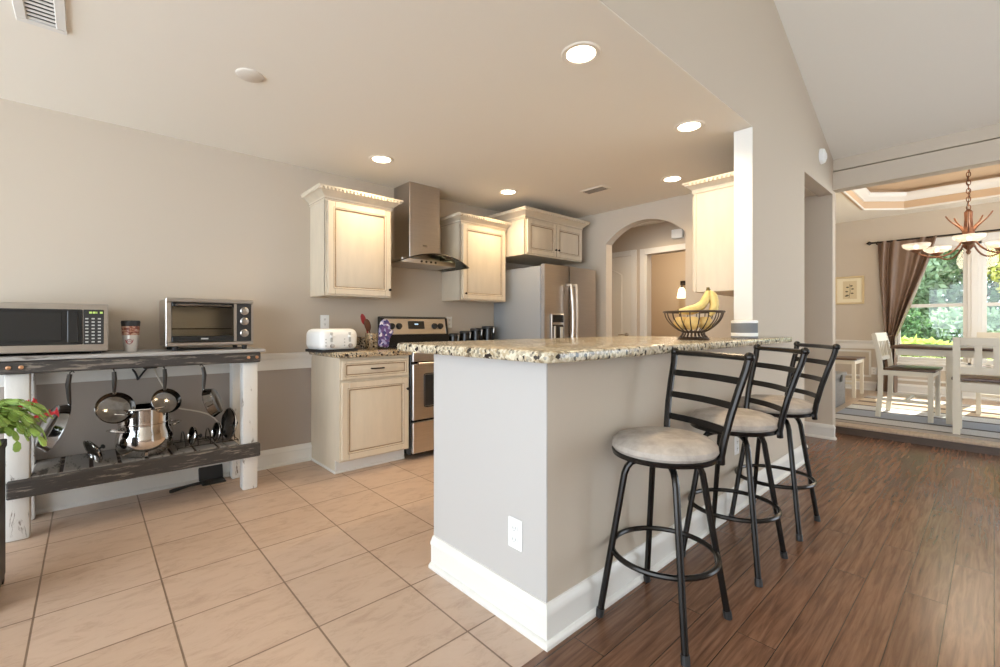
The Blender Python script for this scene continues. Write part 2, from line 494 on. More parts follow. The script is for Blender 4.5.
def tag(o, label, cat, group=None):
    o['label'] = label; o['category'] = cat
    if group: o['group'] = group
    return o
def thing(name, label, cat, loc=(0, 0, 0), rz=0.0, group=None):
    o = bpy.data.objects.new(name, None); COL.objects.link(o)
    o.empty_display_size = 0.1
    o.location = loc; o.rotation_euler = (0, 0, rz)
    WM[o.name] = Matrix.Translation(loc) @ Matrix.Rotation(rz, 4, 'Z')
    return tag(o, label, cat, group)
def struct(name, mb, m, parent=None, **kw):
    o = mb.build(name, m, parent, **kw)
    if parent is None: o['kind'] = 'structure'
    return o
def boxobj(name, m, parent, x0, x1, y0, y1, z0, z1, bev=0.0, seg=1):
    b = MB(); b.box(x0, x1, y0, y1, z0, z1, bev, seg); return b.build(name, m, parent)
def copy_tree(o, parent=None):
    c = o.copy(); COL.objects.link(c)
    if parent is not None: c.parent = parent
    for ch in list(o.children): copy_tree(ch, c)
    return c
def bez(p0, p1, p2, p3, n=12):
    out = []
    for i in range(n + 1):
        t = i / n; u = 1 - t
        out.append(tuple(u ** 3 * a + 3 * u * u * t * b + 3 * u * t * t * c + t ** 3 * d for a, b, c, d in zip(p0, p1, p2, p3)))
    return out

# ------------------------------------------------------------------ the setting
YL = 3.84      # kitchen left wall
KC = 2.42      # kitchen ceiling
XA = 4.40      # arch wall
XE = 5.38      # dining opening plane
XW = 9.10      # dining window wall
DZ = 0.09      # dining floor level
XC = 3.215     # end of the column wall
YB = 1.065      # bar wall plane
b = MB(); b.box(-3.2, 4.46, YB - 0.02, 4.6, -0.1, 0); b.box(XE + 0.1, 8.0, 2.05, 4.6, -0.1, 0)
struct('floor', b, M['tile'])
b = MB(); b.box(-3.2, 5.76, -5, YB - 0.02, -0.1, 0); b.box(4.46, XE + 0.05, YB - 0.02, 4.6, -0.1, 0); b.box(XE + 0.05, 5.76, YB - 0.02, 1.95, -0.1, 0); struct('floor.001', b, M['wood'])
b = MB(); b.box(5.75, 5.81, -4, YB + 0.4, -0.1, DZ - 0.022); struct('trim_1', b, M['wood_dark'])
b = MB(); b.box(5.735, 5.95, -4, YB + 0.4, DZ - 0.022, DZ, 0.006)
struct('trim_2', b, M['wood_tan'])
b = MB(); b.box(5.81, XW + 0.1, -4, 1.95, -0.1, DZ - 0.001); struct('floor.002', b, M['wood_tan'])

b = MB(); b.box(-4.5, 4.52, YL, YL + 0.12, 0.82, KC + 0.1); b.mi = 1; b.box(-4.5, 4.52, YL, YL + 0.12, 0, 0.82)
struct('wall_left', b, [M['wall'], M['wall_low']])

# arch wall between kitchen and hall
def arch_pts(y0, y1, zs, rise, n=24):
    out = []
    w = (y1 - y0) / 2; R = (w * w + rise * rise) / (2 * rise); cy = (y0 + y1) / 2; cz = zs + rise - R
    for i in range(n + 1):
        y = y0 + (y1 - y0) * i / n
        out.append((y, cz + math.sqrt(max(R * R - (y - cy) ** 2, 0))))
    return out
ay0, ay1 = 2.075, 3.01
b = MB()
b.box(XA, XA + 0.12, 1.175, ay0, 0, KC + 0.05); b.box(XA, XA + 0.12, ay1, YL, 0, KC + 0.05)
ap = arch_pts(ay0, ay1, 2.05, 0.20)
for (y0, z0), (y1, z1) in zip(ap, ap[1:]):
    b.prism([(y0, z0), (y1, z1), (y1, KC + 0.05), (y0, KC + 0.05)], 'x', XA, XA + 0.12)
struct('wall_back', b, M['wall'])

# kitchen and hall ceiling
b = MB(); b.box(-4.5, XC, YB + 0.002, YL + 0.12, KC, KC + 0.12); b.box(XC, XE, YB + 0.115, YL + 0.12, KC, KC + 0.12); struct('ceiling', b, M['ceil'])

# wall between kitchen and great room: header, column and door head, all in one plane
vz = lambda x: 2.745 + 0.40 * (XE - x) if x > 1.0 else 2.745 + 0.40 * (XE - 1.0) - 0.35 * (1.0 - x)
b = MB()
b.prism([(-4.5, KC + 0.004), (XC, KC + 0.004), (XC, vz(XC) + 0.05), (1.0, vz(1.0) + 0.05), (-4.5, vz(-4.5) + 0.05)], 'y', YB, YB + 0.115)
b.prism([(XC, 0), (4.41, 0), (4.41, vz(4.41) + 0.05), (XC, vz(XC) + 0.05)], 'y', YB, YB + 0.115)
b.prism([(4.41, 2.40), (XE, 2.40), (XE, vz(XE) + 0.05), (4.41, vz(4.41) + 0.05)], 'y', YB, YB + 0.115)
struct('wall_right', b, M['wall'])
# wall between hall and dining room, with the wide dining opening
b = MB()
b.box(XE, XE + 0.12, YB, 2.47, 0, 2.95); b.box(XE, XE + 0.12, 3.07, 3.21, 0, 2.95)
b.box(XE, XE + 0.12, 2.47, 3.07, 2.04, 2.95); b.box(XE, XE + 0.12, 3.21, 4.6, 0, 2.95)
struct('wall_hall', b, M['wall'])
b = MB(); b.box(XE, XE + 0.14, -4, YB, 2.44, 2.612); struct('trim_3', b, M['wall'])
b = MB(); b.box(XE + 0.025, XE + 0.14, -4, YB, 2.630, 2.95); struct('wall_header', b, M['wall'])
# vaulted great-room ceiling
b = MB()
pr = [(XE + 0.14, 2.75 - 0.056), (1.0, vz(1.0)), (-4.5, vz(-4.5)), (-4.5, vz(-4.5) + 0.1), (1.0, vz(1.0) + 0.1), (XE + 0.14, 2.80)]
b.prism(pr, 'y', -6, YB); struct('ceiling.001', b, M['ceil'])
# hall end wall to the left, room behind the cased opening
b = MB(); b.box(XA + 0.12, XE, YL + 0.0, YL + 0.12, 0, KC); struct('wall_hall_end', b, M['wall'])
b = MB(); b.box(7.3, 7.4, 2.05, 4.6, 0, 2.44); struct('wall_bath', b, M['hall_wall'])
b = MB(); b.box(XE + 0.12, 7.3, 4.5, 4.6, 0, 2.44); struct('wall_bath_side', b, M['hall_wall'])
b = MB(); b.box(XE + 0.12, 7.4, 2.05, 4.6, 2.44, 2.5); struct('ceiling.002', b, M['ceil'])

# dining room walls
wy0, wy1, wz0, wz1 = -0.80, 1.04, 0.56, 2.28
b = MB()
for lo, hi, mi in ((DZ, 0.80, 1), (0.80, 2.85, 0)):
    b.mi = mi
    b.box(XW, XW + 0.14, wy1, 2.1, lo, hi); b.box(XW, XW + 0.14, -4, wy0, lo, hi)
b.mi = 1; b.box(XW, XW + 0.14, wy0, wy1, DZ, wz0)
b.mi = 0; b.box(XW, XW + 0.14, wy0, wy1, wz1, 2.85)
struct('wall_window', b, [M['wall'], M['wall']])
b = MB(); b.box(XE + 0.12, XW + 0.14, 1.95, 2.05, 0, 2.85); struct('wall_dining', b, M['wall'])
b = MB(); b.box(-4.5, XE, -5.1, -5.0, 0, 5.0); struct('wall_side', b, M['wall'])
# dining ceiling with an octagonal tray
tray = [(6.2, 0.87), (6.6, 1.27), (8.27, 1.27), (8.67, 0.87), (8.67, -2.2), (8.27, -2.6), (6.6, -2.6), (6.2, -2.2)]
b = MB()
cz = 2.79
outer = [(XE + 0.12, 2.05), (XW + 0.1, 2.05), (XW + 0.1, -4.1), (XE + 0.12, -4.1)]
def q(pts): b.poly([(x, y, cz) for x, y in pts])
q([outer[0], tray[1], tray[2], outer[1]]); q([outer[1], tray[2], tray[3]]); q([outer[1], tray[3], tray[4], outer[2]]); q([outer[2], tray[4], tray[5]])
q([outer[2], tray[5], tray[6], outer[3]]); q([outer[3], tray[6], tray[7]]); q([outer[3], tray[7], tray[0], outer[0]]); q([outer[0], tray[0], tray[1]])
struct('ceiling.003', b, M['ceil'], fixn=False)
b = MB()
b.sweep([(0, 2.785), (0, 3.08), (0.03, 3.08), (0.03, 2.785)], tray, side=-1, closed=True)
b.poly([(x, y, 3.06) for x, y in tray])
struct('ceiling.004', b, M['tray'])
b = MB()
b.sweep([(0.0, 2.90), (-0.02, 2.90), (-0.035, 2.925), (-0.06, 2.94), (-0.085, 2.99), (-0.085, 3.01), (0.0, 3.01)], tray, side=-1, closed=True)
b.sweep([(0.0, 2.775), (-0.012, 2.775), (-0.012, 2.80), (0.0, 2.80)], tray, side=-1, closed=True)
struct('trim_4', b, M['trim'])

# baseboards, chair rails
BP = [(0, 0), (0.03, 0), (0.03, 0.012), (0.022, 0.022), (0.016, 0.024), (0.016, 0.100), (0.020, 0.104), (0.020, 0.116), (0.012, 0.128), (0.006, 0.140), (0, 0.142)]
def baseboard(name, path, side, z=0.0, m='trim'):
    b = MB(); b.sweep([(d, zz + z) for d, zz in BP], path, side); return struct(name, b, M[m])
baseboard('baseboard_left', [(-4.5, YL), (1.385, YL)], 1)
baseboard('baseboard_back', [(XA, YL), (XA, ay1)], 1)
baseboard('baseboard_island', [(1.19, 1.76), (1.19, YB - 0.004), (4.41, YB - 0.004)], 1)
baseboard('baseboard_column', [(4.41, YB), (4.41, YB + 0.115)], 1)
baseboard('baseboard_hall', [(XE, 2.39), (XE, YB), (XE + 0.03, YB)], 1)
baseboard('baseboard_window', [(XW, 1.95), (XW, -4)], 1, DZ)
RP = [(0, 0.765), (0.010, 0.765), (0.014, 0.785), (0.012, 0.80), (0.012, 0.845), (0.018, 0.852), (0.030, 0.868), (0.034, 0.885), (0.030, 0.895), (0, 0.897)]
b = MB(); b.sweep(RP, [(-4.5, YL), (1.375, YL)], 1); struct('trim_5', b, M['trim'])
b = MB(); b.sweep([(d, z - 0.02) for d, z in RP], [(XW, 1.95), (XW, 1.135)], 1)
b.sweep([(d, z - 0.02) for d, z in RP], [(XW, -0.9), (XW, -4)], 1); struct('trim_6', b, M['trim'])
b = MB()   # picture-frame mouldings on the dining wall below the rail
def pframe(x, y0, y1, z0, z1, w=0.03):
    for a in ((y0, y1, z0, z0 + w), (y0, y1, z1 - w, z1), (y0, y0 + w, z0 + w, z1 - w), (y1 - w, y1, z0 + w, z1 - w)):
        b.box(x - 0.014, x, a[0], a[1], a[2], a[3], 0.003)
pframe(XW, 1.30, 1.88, 0.30, 0.72); pframe(XW, -0.72, 1.18, 0.28, 0.52)
struct('trim_7', b, M['trim'])

# bar half wall
b = MB(); b.box(1.196, XC, YB - 0.004, 1.76, 0, 0.994); b.mi = 1; b.box(1.19, 1.196, YB - 0.004, 1.76, 0, 0.994); struct('wall_island', b, [M['wall'], M['panel']])
b = MB(); b.box(XC - 0.006, XC, YB + 0.001, YB + 0.115, 1.035, KC - 0.002); struct('trim_11', b, M['trim'])

# hall door, cased opening
b = MB(); b.box(XE - 0.02, XE, 3.195, 3.27, 0, 2.12, 0.004); b.box(XE - 0.02, XE, 3.27, 4.1, 2.05, 2.12, 0.004)
struct('trim_8', b, M['trim'])
d = thing('door_1', '', ''); del d['label'], d['category']; d['kind'] = 'structure'
b = MB(); b.box(XE - 0.012, XE + 0.03, 3.275, 4.04, 0.01, 2.045)
b.build('door_panel', M['door'], d)
b = MB()
for z0, z1, arch in ((0.95, 1.85, True), (0.2, 0.85, False)):
    pts = [(3.42, z0), (3.90, z0), (3.90, z1 - 0.05)] + ([(3.90 - 0.48 * i / 10, z1 - 0.05 + 0.09 * math.sin(PI * i / 10)) for i in range(1, 10)] if arch else []) + [(3.42, z1 - 0.05)]
    b.tube([(XE - 0.014, y, z) for y, z in pts], 0.009, 6, closed=True)
b.build('door_moulding', M['door'], d)
b = MB(); b.cyl((XE - 0.012, 3.335, 0.985), (XE - 0.03, 3.335, 0.985), 0.030, 16); b.cyl((XE - 0.03, 3.335, 0.985), (XE - 0.06, 3.335, 0.985), 0.011, 10)
b.tube([(XE - 0.06, 3.33, 0.985), (XE - 0.064, 3.38, 0.99), (XE - 0.06, 3.44, 0.985)], 0.010, 8)
b.build('door_handle', M['chrome'], d)
b = MB()
for y0, y1 in ((2.395, 2.47), (3.07, 3.145)): b.box(XE - 0.018, XE, y0, y1, 0, 2.115, 0.004)
b.box(XE - 0.018, XE, 2.47, 3.07, 2.04, 2.115, 0.004)
b.box(XE - 0.002, XE + 0.12, 2.47, 2.485, 0, 2.04); b.box(XE - 0.002, XE + 0.12, 3.055, 3.07, 0, 2.04)
struct('trim_9', b, M['trim'])

# dining windows
def window(name, y0, y1):
    w = thing(name, '', ''); del w['label'], w['category']; w['kind'] = 'structure'
    X = XW + 0.05
    b = MB()
    for a in ((y0, y0 + 0.035, wz0, wz1), (y1 - 0.035, y1, wz0, wz1), (y0, y1, wz0, wz0 + 0.035), (y0, y1, wz1 - 0.035, wz1)):
        b.box(XW - 0.01, XW + 0.13, a[0], a[1], a[2], a[3], 0.003)
    b.build('window_frame', M['trim'], w)
    for nm, z0, z1, xo in (('upper_sash', 1.385, wz1 - 0.035, 0.03), ('lower_sash', wz0 + 0.035, 1.425, 0.0)):
        b = MB(); s = 0.045
        for a in ((y0 + .035, y0 + .035 + s, z0, z1), (y1 - .035 - s, y1 - .035, z0, z1), (y0 + .035 + s, y1 - .035 - s, z0, z0 + s), (y0 + .035 + s, y1 - .035 - s, z1 - s, z1)):
            b.box(X + xo - 0.015, X + xo + 0.015, a[0], a[1], a[2], a[3], 0.003)
        sash = b.build(nm, M['trim'], w)
        b = MB(); b.box(X + xo - 0.002, X + xo + 0.002, y0 + .035 + s, y1 - .035 - s, z0 + s, z1 - s)
        b.build('pane', M['pane'], sash)
window('window_1', 0.215, wy1)
window('window_2', wy0, 0.145)
b = MB()
b.box(XW - 0.02, XW, wy0 - 0.09, wy0, wz0 - 0.02, wz1 + 0.10, 0.004); b.box(XW - 0.02, XW, wy1, wy1 + 0.09, wz0 - 0.02, wz1 + 0.10, 0.004)
b.box(XW - 0.02, XW + 0.13, 0.145, 0.215, wz0, wz1, 0.004)
b.box(XW - 0.025, XW, wy0, wy1, wz1, wz1 + 0.10, 0.004)
b.box(XW - 0.06, XW + 0.12, wy0 - 0.12, wy1 + 0.12, wz0 - 0.03, wz0, 0.006); b.box(XW - 0.02, XW, wy0 - 0.09, wy1 + 0.09, wz0 - 0.10, wz0 - 0.03, 0.004)
struct('trim_10', b, M['trim'])
# ------------------------------------------------------------------ ceiling lamps and fittings
can_lab = ['recessed ceiling light nearest the front, above the bar corner', 'recessed ceiling light in front of the white column',
           'recessed ceiling light above the oven hood, nearest the left wall', 'recessed ceiling light above the fridge side cabinets',
           'recessed ceiling light above the arch, left of the right cabinet', 'unseen recessed light added to brighten the hall behind the arch']
for (x, y), lab in zip(((1.745, 1.335), (2.905, 1.345), (1.70, 3.24), (3.03, 3.20), (3.84, 1.93), (4.92, 2.75)), can_lab):  # last position is an unseen lamp, added to brighten the hall
    t = thing('recessed_ceiling_light', lab, 'ceiling light', (x, y, KC), 0, 'recessed ceiling lights')
    b = MB(); b.lathe([(0.068, 0.0), (0.070, -0.004), (0.090, -0.006), (0.096, -0.002), (0.096, 0.0)], (x, y, KC), 32, cap=False)
    b.build('trim_ring', M['can'], t)
    b = MB(); b.lathe([(0.0, -0.003), (0.055, -0.0035), (0.068, -0.001), (0.068, 0.0)], (x, y, KC), 32, cap=False)
    b.build('glowing_lens', M['bulb'], t)
    ld = bpy.data.lights.new('downlight_beam', 'SPOT')
    ld.energy = 42; ld.color = (1.0, 0.76, 0.47); ld.spot_size = math.radians(150); ld.spot_blend = 1.0; ld.shadow_soft_size = 0.06
    lo = bpy.data.objects.new('downlight_beam', ld); COL.objects.link(lo); lo.parent = t; lo.location = (0, 0, -0.03)
b = MB(); b.lathe([(0.0, -0.012), (0.055, -0.012), (0.064, -0.006), (0.066, 0.0)], (0.621, 2.608, KC), 32, cap=False)
tag(b.build('ceiling_cover_disc', M['ceiling_disc']), 'round plain cream cover disc on the kitchen ceiling without any light', 'ceiling cover')
t = thing('air_return_grille', 'white square air return grille at the upper left of the ceiling', 'vent', (-0.2, 2.66, KC))
b = MB()
gx0, gx1, gy0, gy1 = -0.225, -0.068, 2.46, 2.785
for a in ((gx0, gx1, gy0, gy0 + .035), (gx0, gx1, gy1 - .035, gy1), (gx0, gx0 + .035, gy0 + .035, gy1 - .035), (gx1 - .035, gx1, gy0 + .035, gy1 - .035)):
    b.box(a[0], a[1], a[2], a[3], KC - 0.012, KC, 0.003)
b.build('grille_frame', M['trim'], t)
b = MB()
for k in range(8):
    y = gy0 + .05 + k * (gy1 - gy0 - .10) / 7
    b.beam((gx0 + .035, y, KC - 0.006), (gx1 - .035, y, KC - 0.006), 0.010, 0.002, up=(0, 0.6, 1))
b.build('louvers', M['trim'], t)
boxobj('dark_duct', M['slot'], t, gx0 + .035, gx1 - .035, gy0 + .035, gy1 - .035, KC - 0.0015, KC - 0.0005)
t = thing('supply_vent', 'small slotted supply vent in the kitchen ceiling before the arch', 'vent', (3.6, 2.58, KC))
boxobj('vent_frame', M['can'], t, 3.525, 3.665, 2.45, 2.71, KC - 0.008, KC, 0.003)
b = MB()
for k in range(4):
    b.box(3.55 + k * 0.026, 3.562 + k * 0.026, 2.47, 2.69, KC - 0.0095, KC - 0.0075)
b.build('vent_slots', M['slot'], t)
t = thing('smoke_alarm', 'round white smoke alarm high on the wall by the vaulted ceiling', 'smoke alarm', (4.93, YB, 2.655))
b = MB(); b.x = Matrix.Translation((4.93, YB, 2.655)) @ Matrix.Rotation(PI / 2, 4, 'X')
b.lathe([(0.07, 0), (0.07, 0.012), (0.062, 0.03), (0.05, 0.036), (0.0, 0.038)], n=28); b.build('alarm_body', M['white_plastic'], t)
b = MB(); b.x = Matrix.Translation((4.93, YB, 2.655)) @ Matrix.Rotation(PI / 2, 4, 'X')
b.lathe([(0.028, 0.037), (0.028, 0.042), (0.0, 0.042)], (0.015, 0, 0), n=16); b.build('test_button', M['white_plastic'], t)
boxo = boxobj('door_chime', M['white_plastic'], None, XE - 0.04, XE, 2.56, 2.70, 2.19, 2.30, 0.006)
tag(boxo, 'small pale chime box on the hall wall above the cased opening', 'chime box')

# electrical outlets
def outlet(label, c, nrm):
    t = thing('wall_outlet', label, 'outlet', c, 0, 'white wall outlets')
    ax = {'-y': Matrix.Identity(4), '-x': Matrix.Rotation(-PI / 2, 4, 'Z')}[nrm]
    T = Matrix.Translation(c) @ ax
    b = MB(); b.x = T; b.box(-0.037, 0.037, -0.006, 0, -0.058, 0.058, 0.003); b.build('cover_plate', M['white_plastic'], t)
    for dz in (0.021, -0.021):
        b = MB(); b.x = T
        b.box(-0.016, 0.016, -0.009, -0.005, dz - 0.0145, dz + 0.0145, 0.004); 
        o = b.build('receptacle', M['white_plastic'], t)
        b = MB(); b.x = T
        for sx in (-0.006, 0.006): b.box(sx - 0.0012, sx + 0.0012, -0.0096, -0.0085, dz - 0.003, dz + 0.007)
        b.cyl((0, -0.0096, dz - 0.008), (0, -0.0085, dz - 0.008), 0.0022, 8)
        b.build('slots', M['slot'], o)
outlet('white outlet low on the left end of the bar wall', (1.19, 1.215, 0.335), '-x')
outlet('white outlet on the kitchen wall above the toaster', (1.485, YL, 1.147), '-y')
outlet('white outlet on the kitchen wall right of the stove', (2.785, YL, 1.15), '-y')
outlet('outlet low on the bar wall behind the second stool', (2.93, YB, 0.385), '-y')
outlet('outlet low on the dining wall by the curtain hem', (XW - 0.001, 1.27, 0.40), '-x')

# ------------------------------------------------------------------ kitchen cabinets
CREAM = [M['cream'], M['glaze']]
def door_panel(b, x0, x1, z0, z1, y, t=0.02, fw=0.055):
    """raised-panel front facing -Y, its face at y"""
    b.mi = 0
    for a in ((x0, x0 + fw, z0, z1), (x1 - fw, x1, z0, z1), (x0 + fw, x1 - fw, z0, z0 + fw), (x0 + fw, x1 - fw, z1 - fw, z1)):
        b.box(a[0], a[1], y, y + t, a[2], a[3], 0.003)
    b.mi = 1
    g = 0.007
    for o, yy in ((fw - 0.012, y - 0.0006), (fw, y + 0.004)):   # glazed lines in the bead
        X0, X1, Z0, Z1 = x0 + o, x1 - o, z0 + o, z1 - o
        w = 0.0035 if o < fw else g
        for a in ((X0, X0 + w, Z0, Z1), (X1 - w, X1, Z0, Z1), (X0 + w, X1 - w, Z0, Z0 + w), (X0 + w, X1 - w, Z1 - w, Z1)):
            b.box(a[0], a[1], yy, y + t, a[2], a[3])
    b.mi = 0
    o = fw + g
    b.box(x0 + o, x1 - o, y + 0.010, y + t, z0 + o, z1 - o)
    b.frustum_y(x0 + o, x1 - o, z0 + o, z1 - o, y + 0.010, y + 0.001, 0.028)
    b.mi = 0
def crown(name, x0, x1, yb, yf, z, h, out, parent, right=True, ends='both'):
    """crown moulding with a rope strip round the front and the sides"""
    path = []
    path.append((x0, yb)); path.append((x0, yf)); path.append((x1, yf))
    if ends == 'both': path.append((x1, yb))
    pr = [(-0.012, 0), (0.006, 0), (0.010, 0.012), (0.010, 0.028), (0.018, 0.034), (out * 0.62, h * 0.62), (out * 0.86, h * 0.72), (out * 0.86, h * 0.80), (out, h * 0.86), (out, h), (-0.012, h)]
    b = MB(); b.sweep([(d, z + zz) for d, zz in pr], path, side=-1 if False else 1)
    c = b.build(name, M['cream'], parent)
    b = MB(); b.mi = 0
    d, zz = out * 0.86 + 0.001, z + h * 0.76
    n = int((x1 - x0 + 2 * d) / 0.030)
    for k in range(n):
        x = x0 - d + 0.01 + k * 0.030
        b.box(x - 0.010, x + 0.010, yf - d - 0.010, yf - d + 0.004, zz - 0.012, zz + 0.012, 0.004)
    m = int((yb - yf + d) / 0.030)
    for k in range(m):
        y = yf - d + 0.012 + k * 0.030
        b.box(x0 - d - 0.010, x0 - d + 0.004, y - 0.010, y + 0.010, zz - 0.012, zz + 0.012, 0.004)
    b.build('rope_moulding', M['cream'], c)
    b = MB(); b.sweep([(0.0065, z + 0.0095), (0.0105, z + 0.0095), (0.0105, z + 0.0125), (0.0065, z + 0.0125)], path, side=1)
    b.build('glaze_line', M['glaze'], c)
def knob(b, x, y, z):
    b.cyl((x, y, z), (x, y - 0.014, z), 0.005, 8); b.ico((x, y - 0.02, z), 0.012, 2, (1, 0.7, 1))

def wall_cabinet(label, x0, x1, yf, yb, z0, z1, doors, knobs, ch, cout):
    t = thing('wall_cabinet', label, 'cabinet', ((x0 + x1) / 2, yb, z0), 0, 'cream wall cabinets')
    b = MB(); b.box(x0, x1, yf + 0.02, yb, z0, z1, 0.002)
    b.build('cabinet_box', M['cream'], t)
    b = MB(); fr = 0.022
    b.box(x0, x0 + fr, yf + 0.014, yf + 0.034, z0, z1); b.box(x1 - fr, x1, yf + 0.014, yf + 0.034, z0, z1)
    b.box(x0 + fr, x1 - fr, yf + 0.014, yf + 0.034, z0, z0 + fr); b.box(x0 + fr, x1 - fr, yf + 0.014, yf + 0.034, z1 - fr, z1)
    b.build('face_frame', M['cream'], t)
    for i, (a, c) in enumerate(doors):
        b = MB(); door_panel(b, a, c, z0 + 0.012, z1 - 0.012, yf - 0.006)
        d = b.build('door', CREAM, t)
        if knobs[i]:
            b = MB(); knob(b, knobs[i][0], yf - 0.006, knobs[i][1]); b.build('knob', M['bronze'], d)
    crown('crown_moulding', x0, x1, yb, yf + 0.014, z1 - 0.005, ch, cout, t)
    return t
wall_cabinet('cream wall cabinet with one door left of the range hood', 1.365, 1.936, 3.50, YL, 1.352, 2.105, [(1.38, 1.921)], [(1.905, 1.42)], 0.095, 0.075)
wall_cabinet('cream wall cabinet with one door right of the range hood', 2.69, 3.288, 3.50, YL, 1.365, 2.125, [(2.705, 3.272)], [(2.73, 1.43)], 0.085, 0.06)
wall_cabinet('wide cream wall cabinet with two doors above the fridge', 3.315, 4.25, 3.23, YL, 1.85, 2.225, [(3.33, 3.778), (3.786, 4.235)], [(3.757, 1.935), (3.807, 1.935)], 0.10, 0.07)

# end cabinet on the back of the column, seen from its side
t = thing('wall_cabinet', 'cream wall cabinet behind the white column, seen from its side', 'cabinet', (3.8, YB + 0.115, 1.36), 0, 'cream wall cabinets')
cx0, cx1, cy0, cy1 = 3.30, 4.30, YB + 0.117, 1.475
b = MB(); b.box(cx0, cx1, cy0, cy1, 1.36, 2.09, 0.002); b.build('cabinet_box', M['cream'], t)
b = MB(); b.box(cx0 - 0.004, cx0 + 0.018, cy1 - 0.0, cy1 + 0.018, 1.36, 2.09, 0.002); b.box(cx0 + 0.018, cx1, cy1, cy1 + 0.016, 1.36, 2.09, 0.002)
b.build('face_frame', M['cream'], t)
for a, c in ((3.315, 3.79), (3.80, 4.285)):
    b = MB(); b.x = Matrix.Translation((a + c, 2 * cy1 + 0.036, 0)) @ Matrix.Rotation(PI, 4, 'Z') @ Matrix.Translation((0, cy1, 0))
    door_panel(b, a, c, 1.372, 2.078, 0.0); b.build('door', CREAM, t)
b = MB(); ch, co, z = 0.080, 0.060, 2.085
pr = [(-0.012, 0), (0.006, 0), (0.010, 0.012), (0.010, 0.028), (0.018, 0.034), (co * 0.62, ch * 0.62), (co * 0.86, ch * 0.72), (co * 0.86, ch * 0.80), (co, ch * 0.86), (co, ch), (-0.012, ch)]
b.sweep([(d, z + zz) for d, zz in pr], [(cx1, cy1 + 0.018), (cx0, cy1 + 0.018), (cx0, cy0)], side=-1 if False else 1)
c = b.build('crown_moulding', M['cream'], t)
b = MB(); dd = co * 0.86
for k in range(int((cy1 - cy0 + dd) / 0.030)):
    y = cy0 + 0.012 + k * 0.030
    b.box(cx0 - dd - 0.010, cx0 - dd + 0.004, y - 0.010, y + 0.010, z + ch * 0.76 - 0.012, z + ch * 0.76 + 0.012, 0.004)
b.build('rope_moulding', M['cream'], c)

# base cabinet left of the stove
def base_cabinet(label, x0, x1, drawers=True):
    t = thing('base_cabinet', label, 'cabinet', ((x0 + x1) / 2, 3.55, 0), 0, 'cream base cabinets')
    yf = 3.262
    b = MB(); b.prism([(yf + 0.02, 0.10), (yf + 0.02, 0.875), (YL - 0.002, 0.875), (YL - 0.002, 0.0), (yf + 0.085, 0.0), (yf + 0.085, 0.10)], 'x', x0, x1)
    b.build('cabinet_box', M['cream'], t)
    b = MB(); fr = 0.03
    b.box(x0, x0 + fr, yf, yf + 0.02, 0.10, 0.875); b.box(x1 - fr, x1, yf, yf + 0.02, 0.10, 0.875)
    b.box(x0 + fr, x1 - fr, yf, yf + 0.02, 0.10, 0.125); b.box(x0 + fr, x1 - fr, yf, yf + 0.02, 0.69, 0.712); b.box(x0 + fr, x1 - fr, yf, yf + 0.02, 0.848, 0.875)
    b.build('face_frame', M['cream'], t)
    b = MB(); door_panel(b, x0 + 0.012, x1 - 0.012, 0.113, 0.692, yf - 0.02); d = b.build('door', CREAM, t)
    b = MB(); knob(b, x1 - 0.03, yf - 0.02, 0.60); b.build('knob', M['bronze'], d)
    b = MB(); door_panel(b, x0 + 0.012, x1 - 0.012, 0.712, 0.852, yf - 0.02, fw=0.032); d = b.build('drawer', CREAM, t)
    b = MB(); xm = (x0 + x1) / 2
    b.tube([(xm - 0.05, yf - 0.02, 0.785), (xm - 0.05, yf - 0.036, 0.785), (xm - 0.03, yf - 0.044, 0.785), (xm + 0.03, yf - 0.044, 0.785), (xm + 0.05, yf - 0.036, 0.785), (xm + 0.05, yf - 0.02, 0.785)], 0.006, 8)
    b.build('pull', M['bronze'], d)
    b = MB(); b.box(x0, x1, yf + 0.075, yf + 0.087, 0, 0.10); b.box(x0 - 0.012, x1, yf + 0.063, yf + 0.076, 0, 0.022, 0.005); b.box(x0 - 0.012, x0, yf + 0.076, YL - 0.03, 0, 0.022, 0.005)
    b.build('toe_kick', M['trim'], t)
    return t
base_cabinet('cream base cabinet with drawer and door left of the stove', 1.372, 1.957)
base_cabinet('cream base cabinet hidden behind the bar, right of the stove', 2.72, 3.33)
def counter(label, x0, x1, splash_left=False):
    t = thing('countertop', label, 'countertop', (x0, 3.2, 0.876), 0)
    b = MB(); b.box(x0, x1, 3.215, YL - 0.002, 0.876, 0.914, 0.008, 2); b.build('slab', M['granite_b'], t)
    b = MB(); b.box(x0 + 0.01, x1, YL - 0.024, YL - 0.002, 0.914, 1.015, 0.003); b.build('backsplash', M['granite_b'], t)
counter('brown granite countertop under the white toaster', 1.345, 1.962)
counter('brown granite countertop holding the black canisters', 2.708, 3.345)

# raised bar top on the half wall
t = thing('bar_countertop', 'long cream granite bar top on the half wall in front of the stools', 'countertop', (2.2, 1.4, 0.995))
b = MB()
poly = [(1.085, 0.965), (1.12, 0.945), (3.77, 0.985), (3.805, 1.01), (3.805, YB - 0.001), (XC - 0.002, YB - 0.001), (XC - 0.002, 1.95), (1.13, 1.95), (1.085, 1.915)]
tb = bmesh.new()
vs_ = [tb.verts.new((x, y, 0.995)) for x, y in poly]; f0 = tb.faces.new(vs_)
r = bmesh.ops.extrude_face_region(tb, geom=[f0])
for v_ in r['geom']:
    if isinstance(v_, bmesh.types.BMVert): v_.co.z = 1.034
bmesh.ops.recalc_face_normals(tb, faces=list(tb.faces))
bmesh.ops.bevel(tb, geom=list(tb.edges), offset=0.009, segments=3, profile=0.5, affect='EDGES')
b.merge(tb); b.build('slab', M['granite'], t)

